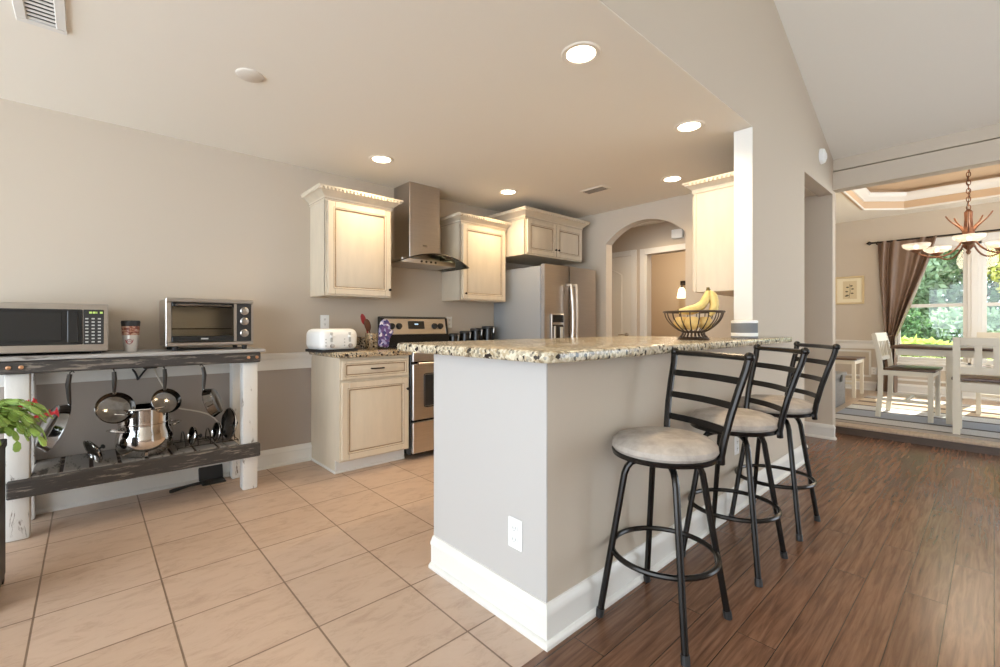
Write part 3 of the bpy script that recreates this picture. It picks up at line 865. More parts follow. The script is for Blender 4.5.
# ------------------------------------------------------------------ range, hood, fridge
t = thing('range_stove', 'stainless electric range with black sides between the base cabinets', 'stove', (2.33, 3.5, 0))
rx0, rx1, ry = 1.968, 2.702, 3.235
b = MB(); b.box(rx0, rx1, ry + 0.02, 3.80, 0.04, 0.905, 0.004); b.build('body', M['black'], t)
b = MB(); b.box(rx0 + 0.0, rx1, ry - 0.01, 3.78, 0.905, 0.922, 0.006); ct = b.build('cooktop', M['glass_dark'], t)
for x, y, r_ in ((2.14, 3.40, 0.09), (2.53, 3.40, 0.075), (2.14, 3.63, 0.075), (2.53, 3.63, 0.09)):
    b = MB(); b.lathe([(r_, 0.9222), (r_ + 0.004, 0.9226), (r_ + 0.004, 0.9222)], (x, y, 0), 32, cap=False)
    b.build('burner_ring', M['key'], ct)
b = MB(); b.box(rx0 + 0.006, rx1 - 0.006, ry - 0.012, ry + 0.02, 0.33, 0.795, 0.006); d = b.build('oven_door', M['steel_h'], t)
b = MB(); b.box(rx0 + 0.11, rx1 - 0.11, ry - 0.015, ry - 0.008, 0.43, 0.715, 0.018, 2); b.build('oven_window', M['glass_dark'], d)
b = MB(); b.box(rx0 + 0.006, rx1 - 0.006, ry - 0.012, ry + 0.02, 0.815, 0.892, 0.004); b.build('vent_trim', M['steel_h'], t)
b = MB()
b.tube([(rx0 + 0.06, ry - 0.012, 0.80), (rx0 + 0.06, ry - 0.05, 0.80)], 0.010, 8); b.tube([(rx1 - 0.06, ry - 0.012, 0.80), (rx1 - 0.06, ry - 0.05, 0.80)], 0.010, 8)
b.tube([(rx0 + 0.03, ry - 0.052, 0.80), (rx1 - 0.03, ry - 0.052, 0.80)], 0.013, 12); b.build('door_handle', M['steel_h'], d)
b = MB(); b.box(rx0 + 0.006, rx1 - 0.006, ry - 0.012, ry + 0.02, 0.055, 0.312, 0.006); b.build('storage_drawer', M['steel_h'], t)
b = MB(); b.prism([(3.72, 0.915), (3.72, 1.02), (3.735, 1.025), (3.765, 1.185), (3.80, 1.20), (3.825, 1.195), (3.825, 0.915)], 'x', rx0, rx1); bg_ = b.build('backguard', M['black'], t)
b = MB(); b.x = Matrix.Translation((0, 3.735, 1.03)) @ Matrix.Rotation(-0.185, 4, 'X')
b.box(rx0 + 0.03, rx1 - 0.03, -0.006, 0.0, 0.0, 0.152, 0.004); b.build('control_panel', M['steel_h'], bg_)
b = MB(); b.x = Matrix.Translation((0, 3.735, 1.03)) @ Matrix.Rotation(-0.185, 4, 'X')
b.box(2.24, 2.42, -0.009, -0.004, 0.052, 0.128, 0.004); cl = b.build('clock_panel', M['black'], bg_)
for x in (2.065, 2.14, 2.535, 2.605):
    b = MB(); b.x = Matrix.Translation((0, 3.735, 1.03)) @ Matrix.Rotation(-0.185, 4, 'X') @ Matrix.Translation((x, -0.006, 0.078)) @ Matrix.Rotation(PI / 2, 4, 'X')
    b.lathe([(0.030, 0), (0.030, 0.006), (0.024, 0.010), (0.022, 0.028), (0.0, 0.030)], n=20); b.box(-0.004, 0.004, -0.022, 0.022, 0.028, 0.034)
    b.build('burner_knob', M['black_matte'], t)
b = MB(); b.x = Matrix.Translation((0, 3.735, 1.03)) @ Matrix.Rotation(-0.185, 4, 'X')
b.box(2.31, 2.35, -0.0104, -0.0088, 0.092, 0.104); b.build('clock_display', M['blue_display'], t)

t = thing('range_hood', 'stainless chimney range hood with a curved glass canopy', 'range hood', (2.31, YL, 1.65))
b = MB(); b.box(2.145, 2.475, 3.56, YL, 1.73, KC, 0.003); b.build('chimney', M['steel'], t)
b = MB(); b.box(2.02, 2.60, 3.48, YL, 1.672, 1.715, 0.004); b.build('hood_body', M['steel_h'], t)
b = MB()
zc = lambda x: 1.745 - 0.62 * (x - 2.31) ** 2
n = 24
def edge(x): return 3.38 - 0.05 * (1 - ((x - 2.31) / 0.375) ** 2)
top = [[b.v((x, y, zc(x) + dz)) for x in [1.935 + 0.75 * k / n for k in range(n + 1)] for y in ()] for dz in (0,)]
A = []
for dz in (0.0, 0.008):
    A.append([[b.v((x, edge(x) + (YL - 0.004 - edge(x)) * j / 4, zc(x) + dz)) for j in range(5)] for x in [1.938 + 0.744 * k / n for k in range(n + 1)]])
for k in range(n):
    for j in range(4):
        b.f([A[0][k][j], A[0][k + 1][j], A[0][k + 1][j + 1], A[0][k][j + 1]]); b.f([A[1][k][j], A[1][k][j + 1], A[1][k + 1][j + 1], A[1][k + 1][j]])
    b.f([A[0][k][0], A[1][k][0], A[1][k + 1][0], A[0][k + 1][0]])
for k in (0, n):
    for j in range(4): b.f([A[0][k][j], A[0][k][j + 1], A[1][k][j + 1], A[1][k][j]])
b.build('glass_canopy', M['hood_glass'], t)
b = MB(); b.tube([(x, edge(x) - 0.002, zc(x) + 0.004) for x in [1.938 + 0.744 * k / n for k in range(n + 1)]], 0.0055, 6); b.build('canopy_edge', M['bronze'], t)
for k in range(4):
    b = MB(); b.cyl((2.22 + k * 0.05, 3.48, 1.694), (2.22 + k * 0.05, 3.474, 1.694), 0.010, 12)
    b.build('control_button', M['black_matte'], t)
b = MB(); b.box(2.285, 2.335, 3.558, 3.56, 1.845, 1.86); b.build('badge', M['chrome'], t)

t = thing('refrigerator', 'stainless side by side refrigerator with ice dispenser and grey side', 'refrigerator', (3.83, 3.45, 0))
fx0, fx1, fy = 3.39, 4.27, 3.03
b = MB(); b.box(fx0, fx1, fy + 0.075, 3.82, 0.02, 1.725, 0.006); b.build('cabinet_body', M['grey_side'], t)
b = MB(); b.box(fx0 + 0.01, fx1 - 0.01, fy + 0.06, fy + 0.09, 0.02, 1.72); b.build('door_gasket', M['black_matte'], t)
xs = 3.765
def fdoor(x0, x1):
    b = MB(); pts = [(x0, fy + 0.065)]
    for k in range(13):
        x = x0 + 0.008 + (x1 - x0 - 0.016) * k / 12
        pts.append((x, fy + 0.004 + 0.022 * ((x - 3.83) / 0.44) ** 2))
    pts.append((x1, fy + 0.065)); b.prism(pts, 'z', 0.06, 1.74); return b.build('door', M['steel'], t)
dl = fdoor(fx0, xs - 0.004); dr = fdoor(xs + 0.004, fx1)
for x, par, sgn in ((3.722, dl, -1), (3.81, dr, 1)):
    b = MB()
    pts = [(x, fy - 0.0, 1.54)] + [(x - 0.012 * sgn * math.sin(PI * k / 12), fy - 0.055 - 0.018 * math.sin(PI * k / 12), 1.54 - 0.72 * k / 12) for k in range(13)] + [(x, fy - 0.0, 0.82)]
    b.tube(pts, 0.0145, 10); b.build('door_handle', M['handle_steel'], par)
b = MB(); b.box(3.47, 3.675, fy - 0.006, fy + 0.01, 0.90, 1.235, 0.006); b.build('dispenser_frame', M['steel_h'], dl)
b = MB(); b.box(3.485, 3.66, fy - 0.008, fy + 0.0, 1.145, 1.225, 0.003); b.box(3.485, 3.66, fy - 0.0075, fy - 0.002, 0.91, 1.125, 0.003); b.build('dispenser_recess', M['black'], dl)
b = MB(); b.box(3.50, 3.53, fy - 0.016, fy - 0.004, 0.98, 1.11, 0.004); b.box(3.60, 3.645, fy - 0.014, fy - 0.004, 0.95, 1.10, 0.004); b.build('dispenser_paddle', M['key'], dl)

# ------------------------------------------------------------------ counter-top things
t = thing('toaster', 'white four slot toaster on the granite counter left of the stove', 'toaster', (1.41, 3.52, 0.914), math.radians(6))
R_ = Matrix.Translation((1.41, 3.50, 0.914)) @ Matrix.Rotation(math.radians(6), 4, 'Z')
b = MB(); b.x = R_; b.box(-0.155, 0.155, -0.14, 0.14, 0.012, 0.178, 0.05, 5); b.build('body', M['white_plastic'], t)
b = MB(); b.x = R_; b.box(-0.148, 0.148, -0.132, 0.132, 0, 0.02); b.build('base', M['black_matte'], t)
for sx in (-0.075, 0.075):
    b = MB(); b.x = R_; b.box(sx - 0.011, sx + 0.011, -0.1415, -0.13, 0.075, 0.15, 0.003); b.build('lever_slot', M['key'], t)
    b = MB(); b.x = R_; b.box(sx - 0.016, sx + 0.016, -0.166, -0.138, 0.112, 0.128, 0.005); b.build('lever', M['white_plastic'], t)
    b = MB(); b.x = R_ @ Matrix.Translation((sx + 0.004, -0.14, 0.048)) @ Matrix.Rotation(PI / 2, 4, 'X'); b.lathe([(0.017, 0), (0.015, 0.012), (0, 0.013)], n=18); b.build('browning_knob', M['steel_h'], t)
    for dx in (-0.028, 0.028):
        b = MB(); b.x = R_; b.box(sx + dx - 0.013, sx + dx + 0.013, -0.10, 0.10, 0.17, 0.1757); b.build('bread_slot', M['slot'], t)
    for q_ in range(3):
        b = MB(); b.x = R_; b.cyl((sx - 0.045, -0.1425, 0.05 + q_ * 0.024), (sx - 0.045, -0.138, 0.05 + q_ * 0.024), 0.005, 10); b.build('button', M['key'], t)

t = thing('utensil_crock', 'dark crock holding kitchen utensils beside the white toaster', 'crock', (1.80, 3.60, 0.914))
b = MB(); b.lathe([(0.045, 0.0), (0.052, 0.01), (0.058, 0.07), (0.056, 0.135), (0.052, 0.135), (0.053, 0.07), (0.047, 0.012), (0.0, 0.012)], (1.80, 3.60, 0.914), 28); b.build('crock_body', M['granite_b'], t)
def spoon(label, base, tip, hr, hl, m, nm):
    t = thing(nm, label, 'utensil', base, 0)
    base = Vector(base); tip = Vector(tip); d = (tip - base).normalized()
    b = MB(); b.tube([base, base.lerp(tip, 0.7)], 0.006, 8); b.build('handle', m, t)
    b = MB(); z = d; x = z.cross(Vector((0.2, -1, 0))).normalized(); y = z.cross(x)
    mm = Matrix((x, y, z)).transposed().to_4x4(); mm.translation = tip; b.x = mm
    b.ico((0, 0, -hl * 0.6), 1, 3, (hr, 0.009, hl)); b.build('head', m, t)
spoon('red silicone spatula leaning left in the dark crock', (1.80, 3.60, 0.935), (1.705, 3.585, 1.195), 0.025, 0.05, M['red_spoon'], 'spatula')
spoon('brown wooden spoon leaning left in the dark crock', (1.81, 3.59, 0.935), (1.735, 3.57, 1.150), 0.032, 0.055, M['brown_wood'], 'wooden_spoon')
b = MB()
mo = Matrix.Translation((1.868, 3.52, 0.99)) @ Matrix.Rotation(math.radians(-6), 4, 'Z') @ Matrix.Rotation(math.radians(-12), 4, 'X') @ Matrix.Rotation(math.radians(9), 4, 'Y')
b.x = mo
outl = [(-0.045, -0.06), (0.045, -0.06), (0.052, 0.03), (0.065, 0.05), (0.085, 0.09), (0.075, 0.105), (0.06, 0.10), (0.048, 0.085), (0.05, 0.13), (0.035, 0.175), (0.0, 0.19), (-0.035, 0.175), (-0.05, 0.12), (-0.05, 0.03)]
tb = bmesh.new(); f0 = tb.faces.new([tb.verts.new((x, -0.014, z)) for x, z in outl]); r = bmesh.ops.extrude_face_region(tb, geom=[f0])
for v_ in r['geom']:
    if isinstance(v_, bmesh.types.BMVert): v_.co.y = 0.014
bmesh.ops.recalc_face_normals(tb, faces=list(tb.faces)); bmesh.ops.bevel(tb, geom=list(tb.edges), offset=0.009, segments=3, affect='EDGES'); b.merge(tb)
tag(b.build('oven_mitt', M['mitt']), 'purple and blue patterned oven mitt propped against the stove', 'oven mitt')

cans = [(2.772, 0.120, 'shortest black canister, leftmost of the four by the fridge'), (2.922, 0.145, 'second shortest black canister of the four by the fridge'),
        (3.072, 0.172, 'second tallest black canister of the four by the fridge'), (3.240, 0.195, 'tallest black canister, standing nearest the fridge')]
for x, h, lab in cans:
    t = thing('canister', lab, 'canister', (x, 3.74, 0.914), 0, 'black kitchen canisters')
    r_ = 0.055 + (h - 0.12) * 0.2
    b = MB(); b.lathe([(r_ - 0.004, 0), (r_, 0.005), (r_, h - 0.03), (r_ - 0.003, h - 0.028)], (x, 3.74, 0.914), 28); b.build('canister_body', M['black'], t)
    b = MB(); b.lathe([(r_ - 0.002, h - 0.028), (r_ + 0.002, h - 0.024), (r_ + 0.001, h - 0.006), (r_ - 0.01, h), (0, h)], (x, 3.74, 0.914), 28); b.build('lid', M['black_matte'], t)
    b = MB(); b.tube([(x + 0.012, 3.74 - r_ - 0.004, 0.914 + h - 0.012), (x + 0.012, 3.74 - r_ - 0.012, 0.914 + h - 0.03), (x + 0.012, 3.74 - r_ - 0.004, 0.914 + h - 0.075)], 0.006, 6)
    b.ico((x + 0.012, 3.74 - r_ - 0.010, 0.914 + h - 0.022), 0.012, 1); b.build('clamp', M['steel_h'], t)

# fruit bowl on the bar
bc = Vector((2.635, 1.195, 1.034))
t = thing('wire_fruit_bowl', 'brown wire bowl of fruit standing on the granite bar top', 'bowl', bc)
def bowlr(z): return 0.062 + (0.160 - 0.062) * math.sin(min(1, (z - 0.045) / 0.115) * PI / 2) ** 0.8
b = MB(); b.tube([bc + Vector((0.165 * math.cos(a), 0.165 * math.sin(a), 0.163)) for a in [2 * PI * k / 40 for k in range(40)]], 0.006, 8, closed=True); b.build('rim', M['bowl_wire'], t)
b = MB(); b.tube([bc + Vector((0.06 * math.cos(a), 0.06 * math.sin(a), 0.045)) for a in [2 * PI * k / 28 for k in range(28)]], 0.006, 8, closed=True); b.build('collar_ring', M['bowl_wire'], t)
b = MB(); b.lathe([(0.0, 0.0), (0.088, 0.0), (0.090, 0.006), (0.080, 0.014), (0.06, 0.016), (0.0, 0.016)], bc, 32); b.build('base_ring', M['bowl_wire'], t)
for k in range(20):
    a = 2 * PI * k / 20; b = MB(); cs, sn = math.cos(a), math.sin(a)
    b.tube([bc + Vector((cs * 0.078, sn * 0.078, 0.012)), bc + Vector((cs * 0.063, sn * 0.063, 0.03)), bc + Vector((cs * 0.060, sn * 0.060, 0.045))] +
           [bc + Vector((cs * bowlr(z), sn * bowlr(z), z)) for z in [0.055 + 0.108 * j / 8 for j in range(9)]], 0.0032, 6)
    b.build('wire', M['bowl_wire'], t)
b = MB(); b.lathe([(0.0, 0.043), (0.058, 0.043), (0.060, 0.047), (0.0, 0.048)], bc, 24); b.build('bowl_floor', M['bowl_wire'], t)
fr = [(-0.055, -0.02, 0.098, 'pale round fruit at the left side inside the wire bowl'), (0.03, -0.055, 0.098, 'pale round fruit at the front inside the wire bowl'),
      (0.05, 0.045, 0.098, 'pale round fruit at the right side inside the wire bowl'), (-0.03, 0.06, 0.098, 'pale round fruit at the back inside the wire bowl')]
for x, y, z, lab in fr:
    b = MB(); c = bc + Vector((x, y, z)); rr = 0.0425
    b.lathe([(0.0, -rr * 0.86), (rr * 0.3, -rr * 0.93), (rr * 0.75, -rr * 0.62), (rr, -0.05 * rr), (rr * 0.93, rr * 0.45), (rr * 0.6, rr * 0.82), (rr * 0.2, rr * 0.86), (0.0, rr * 0.74)], c, 20)
    tag(b.build('pale_fruit', M['fruit']), lab, 'fruit', 'fruit in the wire bowl')
def banana(label, pts, r):
    t = thing('banana', label, 'banana', pts[0], 0, 'bananas in the wire bowl')
    P_ = bez(*pts, n=16); rs = [r * min(1, 0.35 + 2.6 * (i / 16) ** 0.8, 0.30 + 3.2 * (1 - i / 16)) for i in range(17)]
    b = MB(); b.tube(P_, rs, 6); b.build('peel', M['banana'], t, ang=62)
    b = MB(); e = Vector(P_[0]); d = (Vector(P_[0]) - Vector(P_[2])).normalized(); b.tube([e - d * 0.01, e + d * 0.02], [r * 0.38, r * 0.30], 6); b.build('stem', M['banana_tip'], t)
    b = MB(); e = Vector(P_[-1]); b.ico(e, r * 0.30, 1); b.build('tip', M['banana_tip'], t)
V = lambda x, y, z: tuple(bc + Vector((x, y, z)))
# image-right on the bar runs along (0.74,-0.67)
def W_(a, dpt, z): return V(0.738 * a + 0.674 * dpt, -0.674 * a + 0.738 * dpt, z)
banana('banana nearest the rim, lying left from the shared stem', (W_(0.072, -0.03, 0.285), W_(0.055, -0.045, 0.195), W_(-0.01, -0.06, 0.165), W_(-0.105, -0.045, 0.172)), 0.0245)
banana('middle banana of the bunch, curving along the bowl behind the nearest', (W_(0.078, -0.01, 0.287), W_(0.075, -0.005, 0.20), W_(0.03, 0.0, 0.165), W_(-0.08, 0.01, 0.160)), 0.024)
banana('banana at the right of the bunch, hanging nearly upright', (W_(0.086, -0.02, 0.285), W_(0.105, -0.05, 0.235), W_(0.110, -0.055, 0.19), W_(0.075, -0.05, 0.140)), 0.0255)

t = thing('jar_candle', 'grey jar with white bands beside the column on the bar top', 'jar', (3.133, 1.088, 1.034))
jc = (3.133, 1.088, 1.034)
b = MB(); b.lathe([(0.074, 0.0), (0.078, 0.003), (0.078, 0.014), (0.0, 0.014)], jc, 36); b.build('jar_foot', M['grey_band'], t)
b = MB(); b.lathe([(0.078, 0.014), (0.0785, 0.016), (0.0785, 0.034), (0.078, 0.036)], jc, 36); b.build('lower_band', M['white_plastic'], t)
b = MB(); b.lathe([(0.0765, 0.036), (0.0765, 0.098)], jc, 36); b.build('jar_body', M['grey_band'], t)
b = MB(); b.lathe([(0.0785, 0.098), (0.0785, 0.112), (0.072, 0.116), (0.0, 0.116)], jc, 36); b.build('lid', M['white_plastic'], t)

# ------------------------------------------------------------------ rustic cart with microwave and toaster oven
t = thing('rustic_console_cart', 'rustic console table with chipped white legs and dark weathered boards', 'console table', (0.27, 3.6, 0))
cxa, cxb = -0.50, 0.875
def leg(x, y):
    b = MB(); b.box(x, x + 0.092, y, y + 0.088, 0, 0.866, 0.010, 2); b.build('leg', M['leg_white'], t)
for x in (-0.318, 0.770):
    leg(x, 3.415); leg(x, 3.72)
b = MB(); b.box(cxa, cxb - 0.005, 3.375, 3.412, 0.868, 0.936, 0.006); b.box(cxa, cxb - 0.005, 3.79, 3.825, 0.868, 0.936, 0.004); b.box(cxb - 0.042, cxb - 0.005, 3.412, 3.79, 0.868, 0.936, 0.004)
b.build('apron', M['wood_black'], t)
b = MB(); b.box(cxa - 0.02, cxb + 0.022, 3.358, 3.838, 0.936, 0.957, 0.004); b.build('top_board', M['wood_grey'], t)
for x in (-0.30, -0.255, 0.795, 0.845):
    b = MB(); b.cyl((x, 3.375, 0.902), (x, 3.368, 0.902), 0.0105, 8); b.ico((x, 3.369, 0.902), 0.010, 1, (1, .5, 1)); b.build('bolt', M['copper'], t)
b = MB(); b.box(-0.308, 0.868, 3.372, 3.412, 0.228, 0.318, 0.006); b.build('shelf_rail', M['wood_black'], t)
b = MB(); b.box(-0.326, 0.868, 3.81, 3.835, 0.228, 0.318, 0.006); b.build('shelf_rail', M['wood_black'], t)
for k in range(8):
    x = -0.225 + k * 0.124
    b = MB(); b.box(x, x + 0.106, 3.413, 3.809, 0.302, 0.322, 0.004); b.build('shelf_slat', M['wood_slat'], t)

t = thing('microwave', 'stainless microwave with black door on the left of the cart', 'microwave', (-0.2, 3.6, 0.957))
mx0, mx1, my = -0.465, 0.085, 3.415
b = MB(); b.box(mx0, mx1, my + 0.02, 3.80, 0.972, 1.235, 0.004); b.build('housing', M['grey_side'], t)
b = MB(); b.box(mx0, mx1, my, my + 0.022, 0.972, 1.238, 0.004); b.build('front_frame', M['steel_h'], t)
b = MB(); b.box(mx0 + 0.035, -0.022, my - 0.004, my + 0.004, 1.012, 1.206, 0.003); d = b.build('door', M['black'], t)
b = MB(); b.box(mx0 + 0.075, -0.105, my - 0.0055, my - 0.003, 1.035, 1.19, 0.002); b.build('door_window', M['glass_dark'], d)
b = MB(); b.box(-0.085, -0.040, my - 0.010, my - 0.003, 1.022, 1.20, 0.004); b.build('door_edge', M['glass_dark'], d)
b = MB(); b.box(-0.020, 0.066, my - 0.004, my + 0.004, 1.012, 1.206, 0.003); kp = b.build('keypad', M['black_matte'], t)
b = MB()
for k, w_ in enumerate((0.012, 0.012, 0.004, 0.012)):
    x = 0.004 + k * 0.015
    b.box(x, x + w_, my - 0.0055, my - 0.0035, 1.184, 1.195)
b.build('display', M['display'], kp)
for r_ in range(8):
    for c_ in range(3):
        b = MB(); x, z = -0.012 + c_ * 0.026, 1.022 + r_ * 0.0185
        b.box(x, x + 0.013, my - 0.005, my - 0.0035, z, z + 0.0075); b.build('key', M['key'], kp)
for x in (mx0 + 0.05, mx1 - 0.05):
    b = MB(); b.box(x - 0.02, x + 0.02, my + 0.03, 3.78, 0.957, 0.974); b.build('foot', M['black_matte'], t)

t = thing('toaster_oven', 'stainless toaster oven with glass door on the right of the cart', 'toaster oven', (0.59, 3.6, 0.957))
ox0, ox1, oy = 0.352, 0.840, 3.435
b = MB(); b.box(ox0, ox0 + 0.012, oy + 0.01, 3.77, 0.985, 1.285, 0.004); b.box(ox1 - 0.012, ox1, oy + 0.01, 3.77, 0.985, 1.285, 0.004)
b.box(ox0 + 0.012, ox1 - 0.012, oy + 0.01, 3.77, 1.272, 1.285, 0.004); b.box(ox0 + 0.012, ox1 - 0.012, oy + 0.01, 3.77, 0.985, 0.998); b.box(ox0 + 0.012, ox1 - 0.012, 3.757, 3.77, 0.998, 1.272)
b.build('housing', M['steel_h'], t)
b = MB()
b.box(ox0, ox1, oy, oy + 0.016, 1.262, 1.290, 0.005); b.box(ox0, ox1, oy, oy + 0.016, 0.985, 1.012, 0.005); b.box(ox0, ox0 + 0.03, oy, oy + 0.016, 1.012, 1.262, 0.004)
b.box(ox1 - 0.014, ox1, oy, oy + 0.016, 1.012, 1.262); b.box(0.722, 0.738, oy, oy + 0.016, 1.012, 1.262)
b.build('front_frame', M['steel_h'], t)
b = MB(); b.box(0.385, 0.72, oy + 0.002, oy + 0.006, 1.05, 1.235); d = b.build('door_glass', M['oven_pane'], t)
for z0_, z1_ in ((1.013, 1.05), (1.235, 1.262)):
    b = MB(); b.box(0.383, 0.721, oy - 0.002, oy + 0.010, z0_, z1_, 0.003); b.build('door_band', M['black'], t)
b = MB(); b.tube([(0.40, oy - 0.002, 1.245), (0.40, oy - 0.03, 1.245), (0.70, oy - 0.03, 1.245), (0.70, oy - 0.002, 1.245)], 0.008, 8); b.build('door_handle', M['pan_steel'], t)
b = MB(); b.box(0.535, 0.575, oy - 0.0035, oy - 0.0015, 1.028, 1.036); b.build('badge', M['key'], t)
b = MB(); b.box(0.738, ox1 - 0.014, oy + 0.001, oy + 0.012, 1.012, 1.262); cp = b.build('control_panel', M['black_matte'], t)
for z in (1.215, 1.145, 1.065):
    b = MB(); b.x = Matrix.Translation((0.785, oy + 0.001, z)) @ Matrix.Rotation(PI / 2, 4, 'X')
    b.lathe([(0.026, 0), (0.026, 0.003), (0.021, 0.006), (0.018, 0.024), (0, 0.026)], n=22); b.box(-0.003, 0.003, -0.018, 0.018, 0.024, 0.029); b.build('dial', M['steel_h'], cp)
b = MB()
for k in range(16): b.tube([(0.375 + k * 0.022, oy + 0.03, 1.095), (0.375 + k * 0.022, 3.74, 1.095)], 0.0018, 5)
b.tube([(0.368, oy + 0.03, 1.095), (0.72, oy + 0.03, 1.095)], 0.003, 6); b.tube([(0.368, 3.74, 1.095), (0.72, 3.74, 1.095)], 0.003, 6)
b.build('wire_rack', M['chrome'], t)
for x in (ox0 + 0.05, ox1 - 0.05):
    for y in (oy + 0.03, 3.73):
        b = MB(); b.lathe([(0.014, 0), (0.018, 0.028)], (x, y, 0.957), 12); b.build('foot', M['black_matte'], t)

t = thing('insulated_tumbler', 'steel tumbler with a dark picture band between microwave and toaster oven', 'tumbler', (0.192, 3.56, 0.957))
tc = (0.192, 3.56, 0.957); TX = Matrix.Translation(tc) @ Matrix.Diagonal((1.03, 1.03, 1.20, 1))
b = MB(); b.x = TX; b.lathe([(0.0, 0), (0.030, 0), (0.031, 0.004), (0.040, 0.085), (0.040, 0.09)], (0, 0, 0), 28, cap=False); b.build('cup', M['tumbler'], t)
b = MB(); b.x = TX; b.lathe([(0.0412, 0.085), (0.0435, 0.130)], (0, 0, 0), 28, cap=False); b.build('picture_band', M['wrap'], t)
b = MB(); b.x = TX; b.lathe([(0.0435, 0.130), (0.046, 0.150), (0.043, 0.158), (0, 0.158)], (0, 0, 0), 28, cap=False); b.build('lid', M['black_matte'], t)

b = MB(); b.x = TX @ Matrix.Translation((-0.008, -0.0355, 0.052)) @ Matrix.Rotation(PI / 2 + 0.1, 4, 'X')
b.tube([(0.012 * math.cos(2 * PI * k / 20), 0.012 * math.sin(2 * PI * k / 20), 0) for k in range(20)], 0.0018, 6, closed=True)
b.tube([(-0.018, 0.010, 0), (-0.012, -0.006, 0.0), (0.0, 0.004, 0), (0.012, -0.006, 0.0), (0.018, 0.010, 0)], 0.0018, 6)
b.build('printed_emblem', M['red_spoon'], t)

# hanging pans
def pan(label, hook, R, depth, hl, yaw, tilt, roll=0.0, face=1):
    t = thing('frying_pan', label, 'pan', hook, 0, 'pans hanging under the cart top')
    T = Matrix.Translation(hook) @ Matrix.Rotation(yaw, 4, 'Z')
    Tb = Matrix.Translation(hook) @ Matrix.Translation((0, 0, -hl)) @ Matrix.Rotation(roll, 4, 'Y') @ Matrix.Rotation(yaw, 4, 'Z') @ Matrix.Rotation(tilt, 4, 'X') @ Matrix.Translation((0, 0, -R))
    b = MB(); b.x = Tb @ Matrix.Rotation(PI / 2 * face, 4, 'X')     # pan axis along -Y: the bottom faces the viewer
    b.lathe([(0, depth), (R * 0.78, depth), (R * 0.86, depth * 0.9), (R * 0.99, 0.004), (R * 1.02, 0), (R * 1.0, -0.002), (R * 0.84, depth * 0.82), (R * 0.76, depth - 0.006), (0, depth - 0.006)], n=36, cap=False)
    b.build('pan_body', M['pan_steel'], t)
    b = MB(); b.x = T
    e = Tb @ Vector((0, 0, R)); e = T.inverted() @ e
    b.tube([(0, 0, -0.004), (0, -0.008, -hl * 0.35), (0, -0.004, -hl * 0.8), (e.x, e.y, e.z - 0.01)], [0.011, 0.0125, 0.010, 0.007], 8); h = b.build('handle', M['pan_handle'], t)
    b = MB(); b.x = T; b.tube([(0.0, 0.0, -0.008), (0, 0.0, 0.006), (0, 0.012, 0.012), (0, 0.018, 0.004)], 0.003, 6); b.build('hook', M['bronze'], t)
    b = MB(); b.x = T
    for s_ in (-0.006, 0.006): b.ico((e.x + s_, e.y - 0.006, e.z - 0.002), 0.004, 1)
    b.build('rivets', M['chrome'], h)
pan('skillet hanging at the far left, turned almost edge-on', (-0.075, 3.47, 0.850), 0.132, 0.045, 0.170, math.radians(-78), math.radians(4), math.radians(27))
pan('round pan hanging second from the left, above the slats', (0.112, 3.47, 0.850), 0.092, 0.05, 0.125, math.radians(10), math.radians(-22), 0.0, -1)
pan('round pan hanging third from the left, behind the stock pot rim', (0.350, 3.47, 0.850), 0.078, 0.045, 0.125, math.radians(14), math.radians(-24), 0.0, -1)
pan('small shiny saucepan hanging at the right end, turned sideways', (0.552, 3.47, 0.850), 0.098, 0.048, 0.150, math.radians(66), math.radians(4), math.radians(-26))

# stock pot
pc = Vector((0.262, 3.565, 0.322))
PX = Matrix.Translation(pc) @ Matrix.Diagonal((1.2, 1.2, 1.08, 1))
t = thing('stock_pot', 'shiny bulbous steel stock pot on the cart shelf', 'pot', pc)
b = MB(); b.x = PX; b.lathe([(0, 0), (0.078, 0), (0.098, 0.012), (0.116, 0.045), (0.122, 0.085), (0.118, 0.125), (0.108, 0.155), (0.108, 0.178), (0.113, 0.182), (0.113, 0.187), (0.105, 0.187), (0.104, 0.155), (0.114, 0.12), (0.118, 0.085), (0.110, 0.045), (0.092, 0.014), (0, 0.008)], (0, 0, 0), 48, cap=False); b.build('pot_body', M['chrome'], t)
b = MB(); b.x = PX; b.lathe([(0.109, 0.187), (0.109, 0.262), (0.115, 0.268), (0.113, 0.273), (0.105, 0.270), (0.105, 0.187)], (0, 0, 0), 48, cap=False); b.build('steamer_insert', M['chrome'], t)
for a in (PI + 0.35, 0.20):
    for z, nm in ((0.150, 'handle'), (0.245, 'handle')):
        b = MB(); b.x = PX; cs, sn = math.cos(a), math.sin(a); tx, ty = -sn, cs
        b.tube([Vector((cs * 0.108 + tx * w_, sn * 0.108 + ty * w_, z)) + Vector((cs * o_, sn * o_, o_ * 0.25)) for w_, o_ in ((-0.04, 0), (-0.036, 0.03), (-0.02, 0.042), (0.02, 0.042), (0.036, 0.03), (0.04, 0))], 0.006, 8)
        b.build(nm, M['chrome'], t)

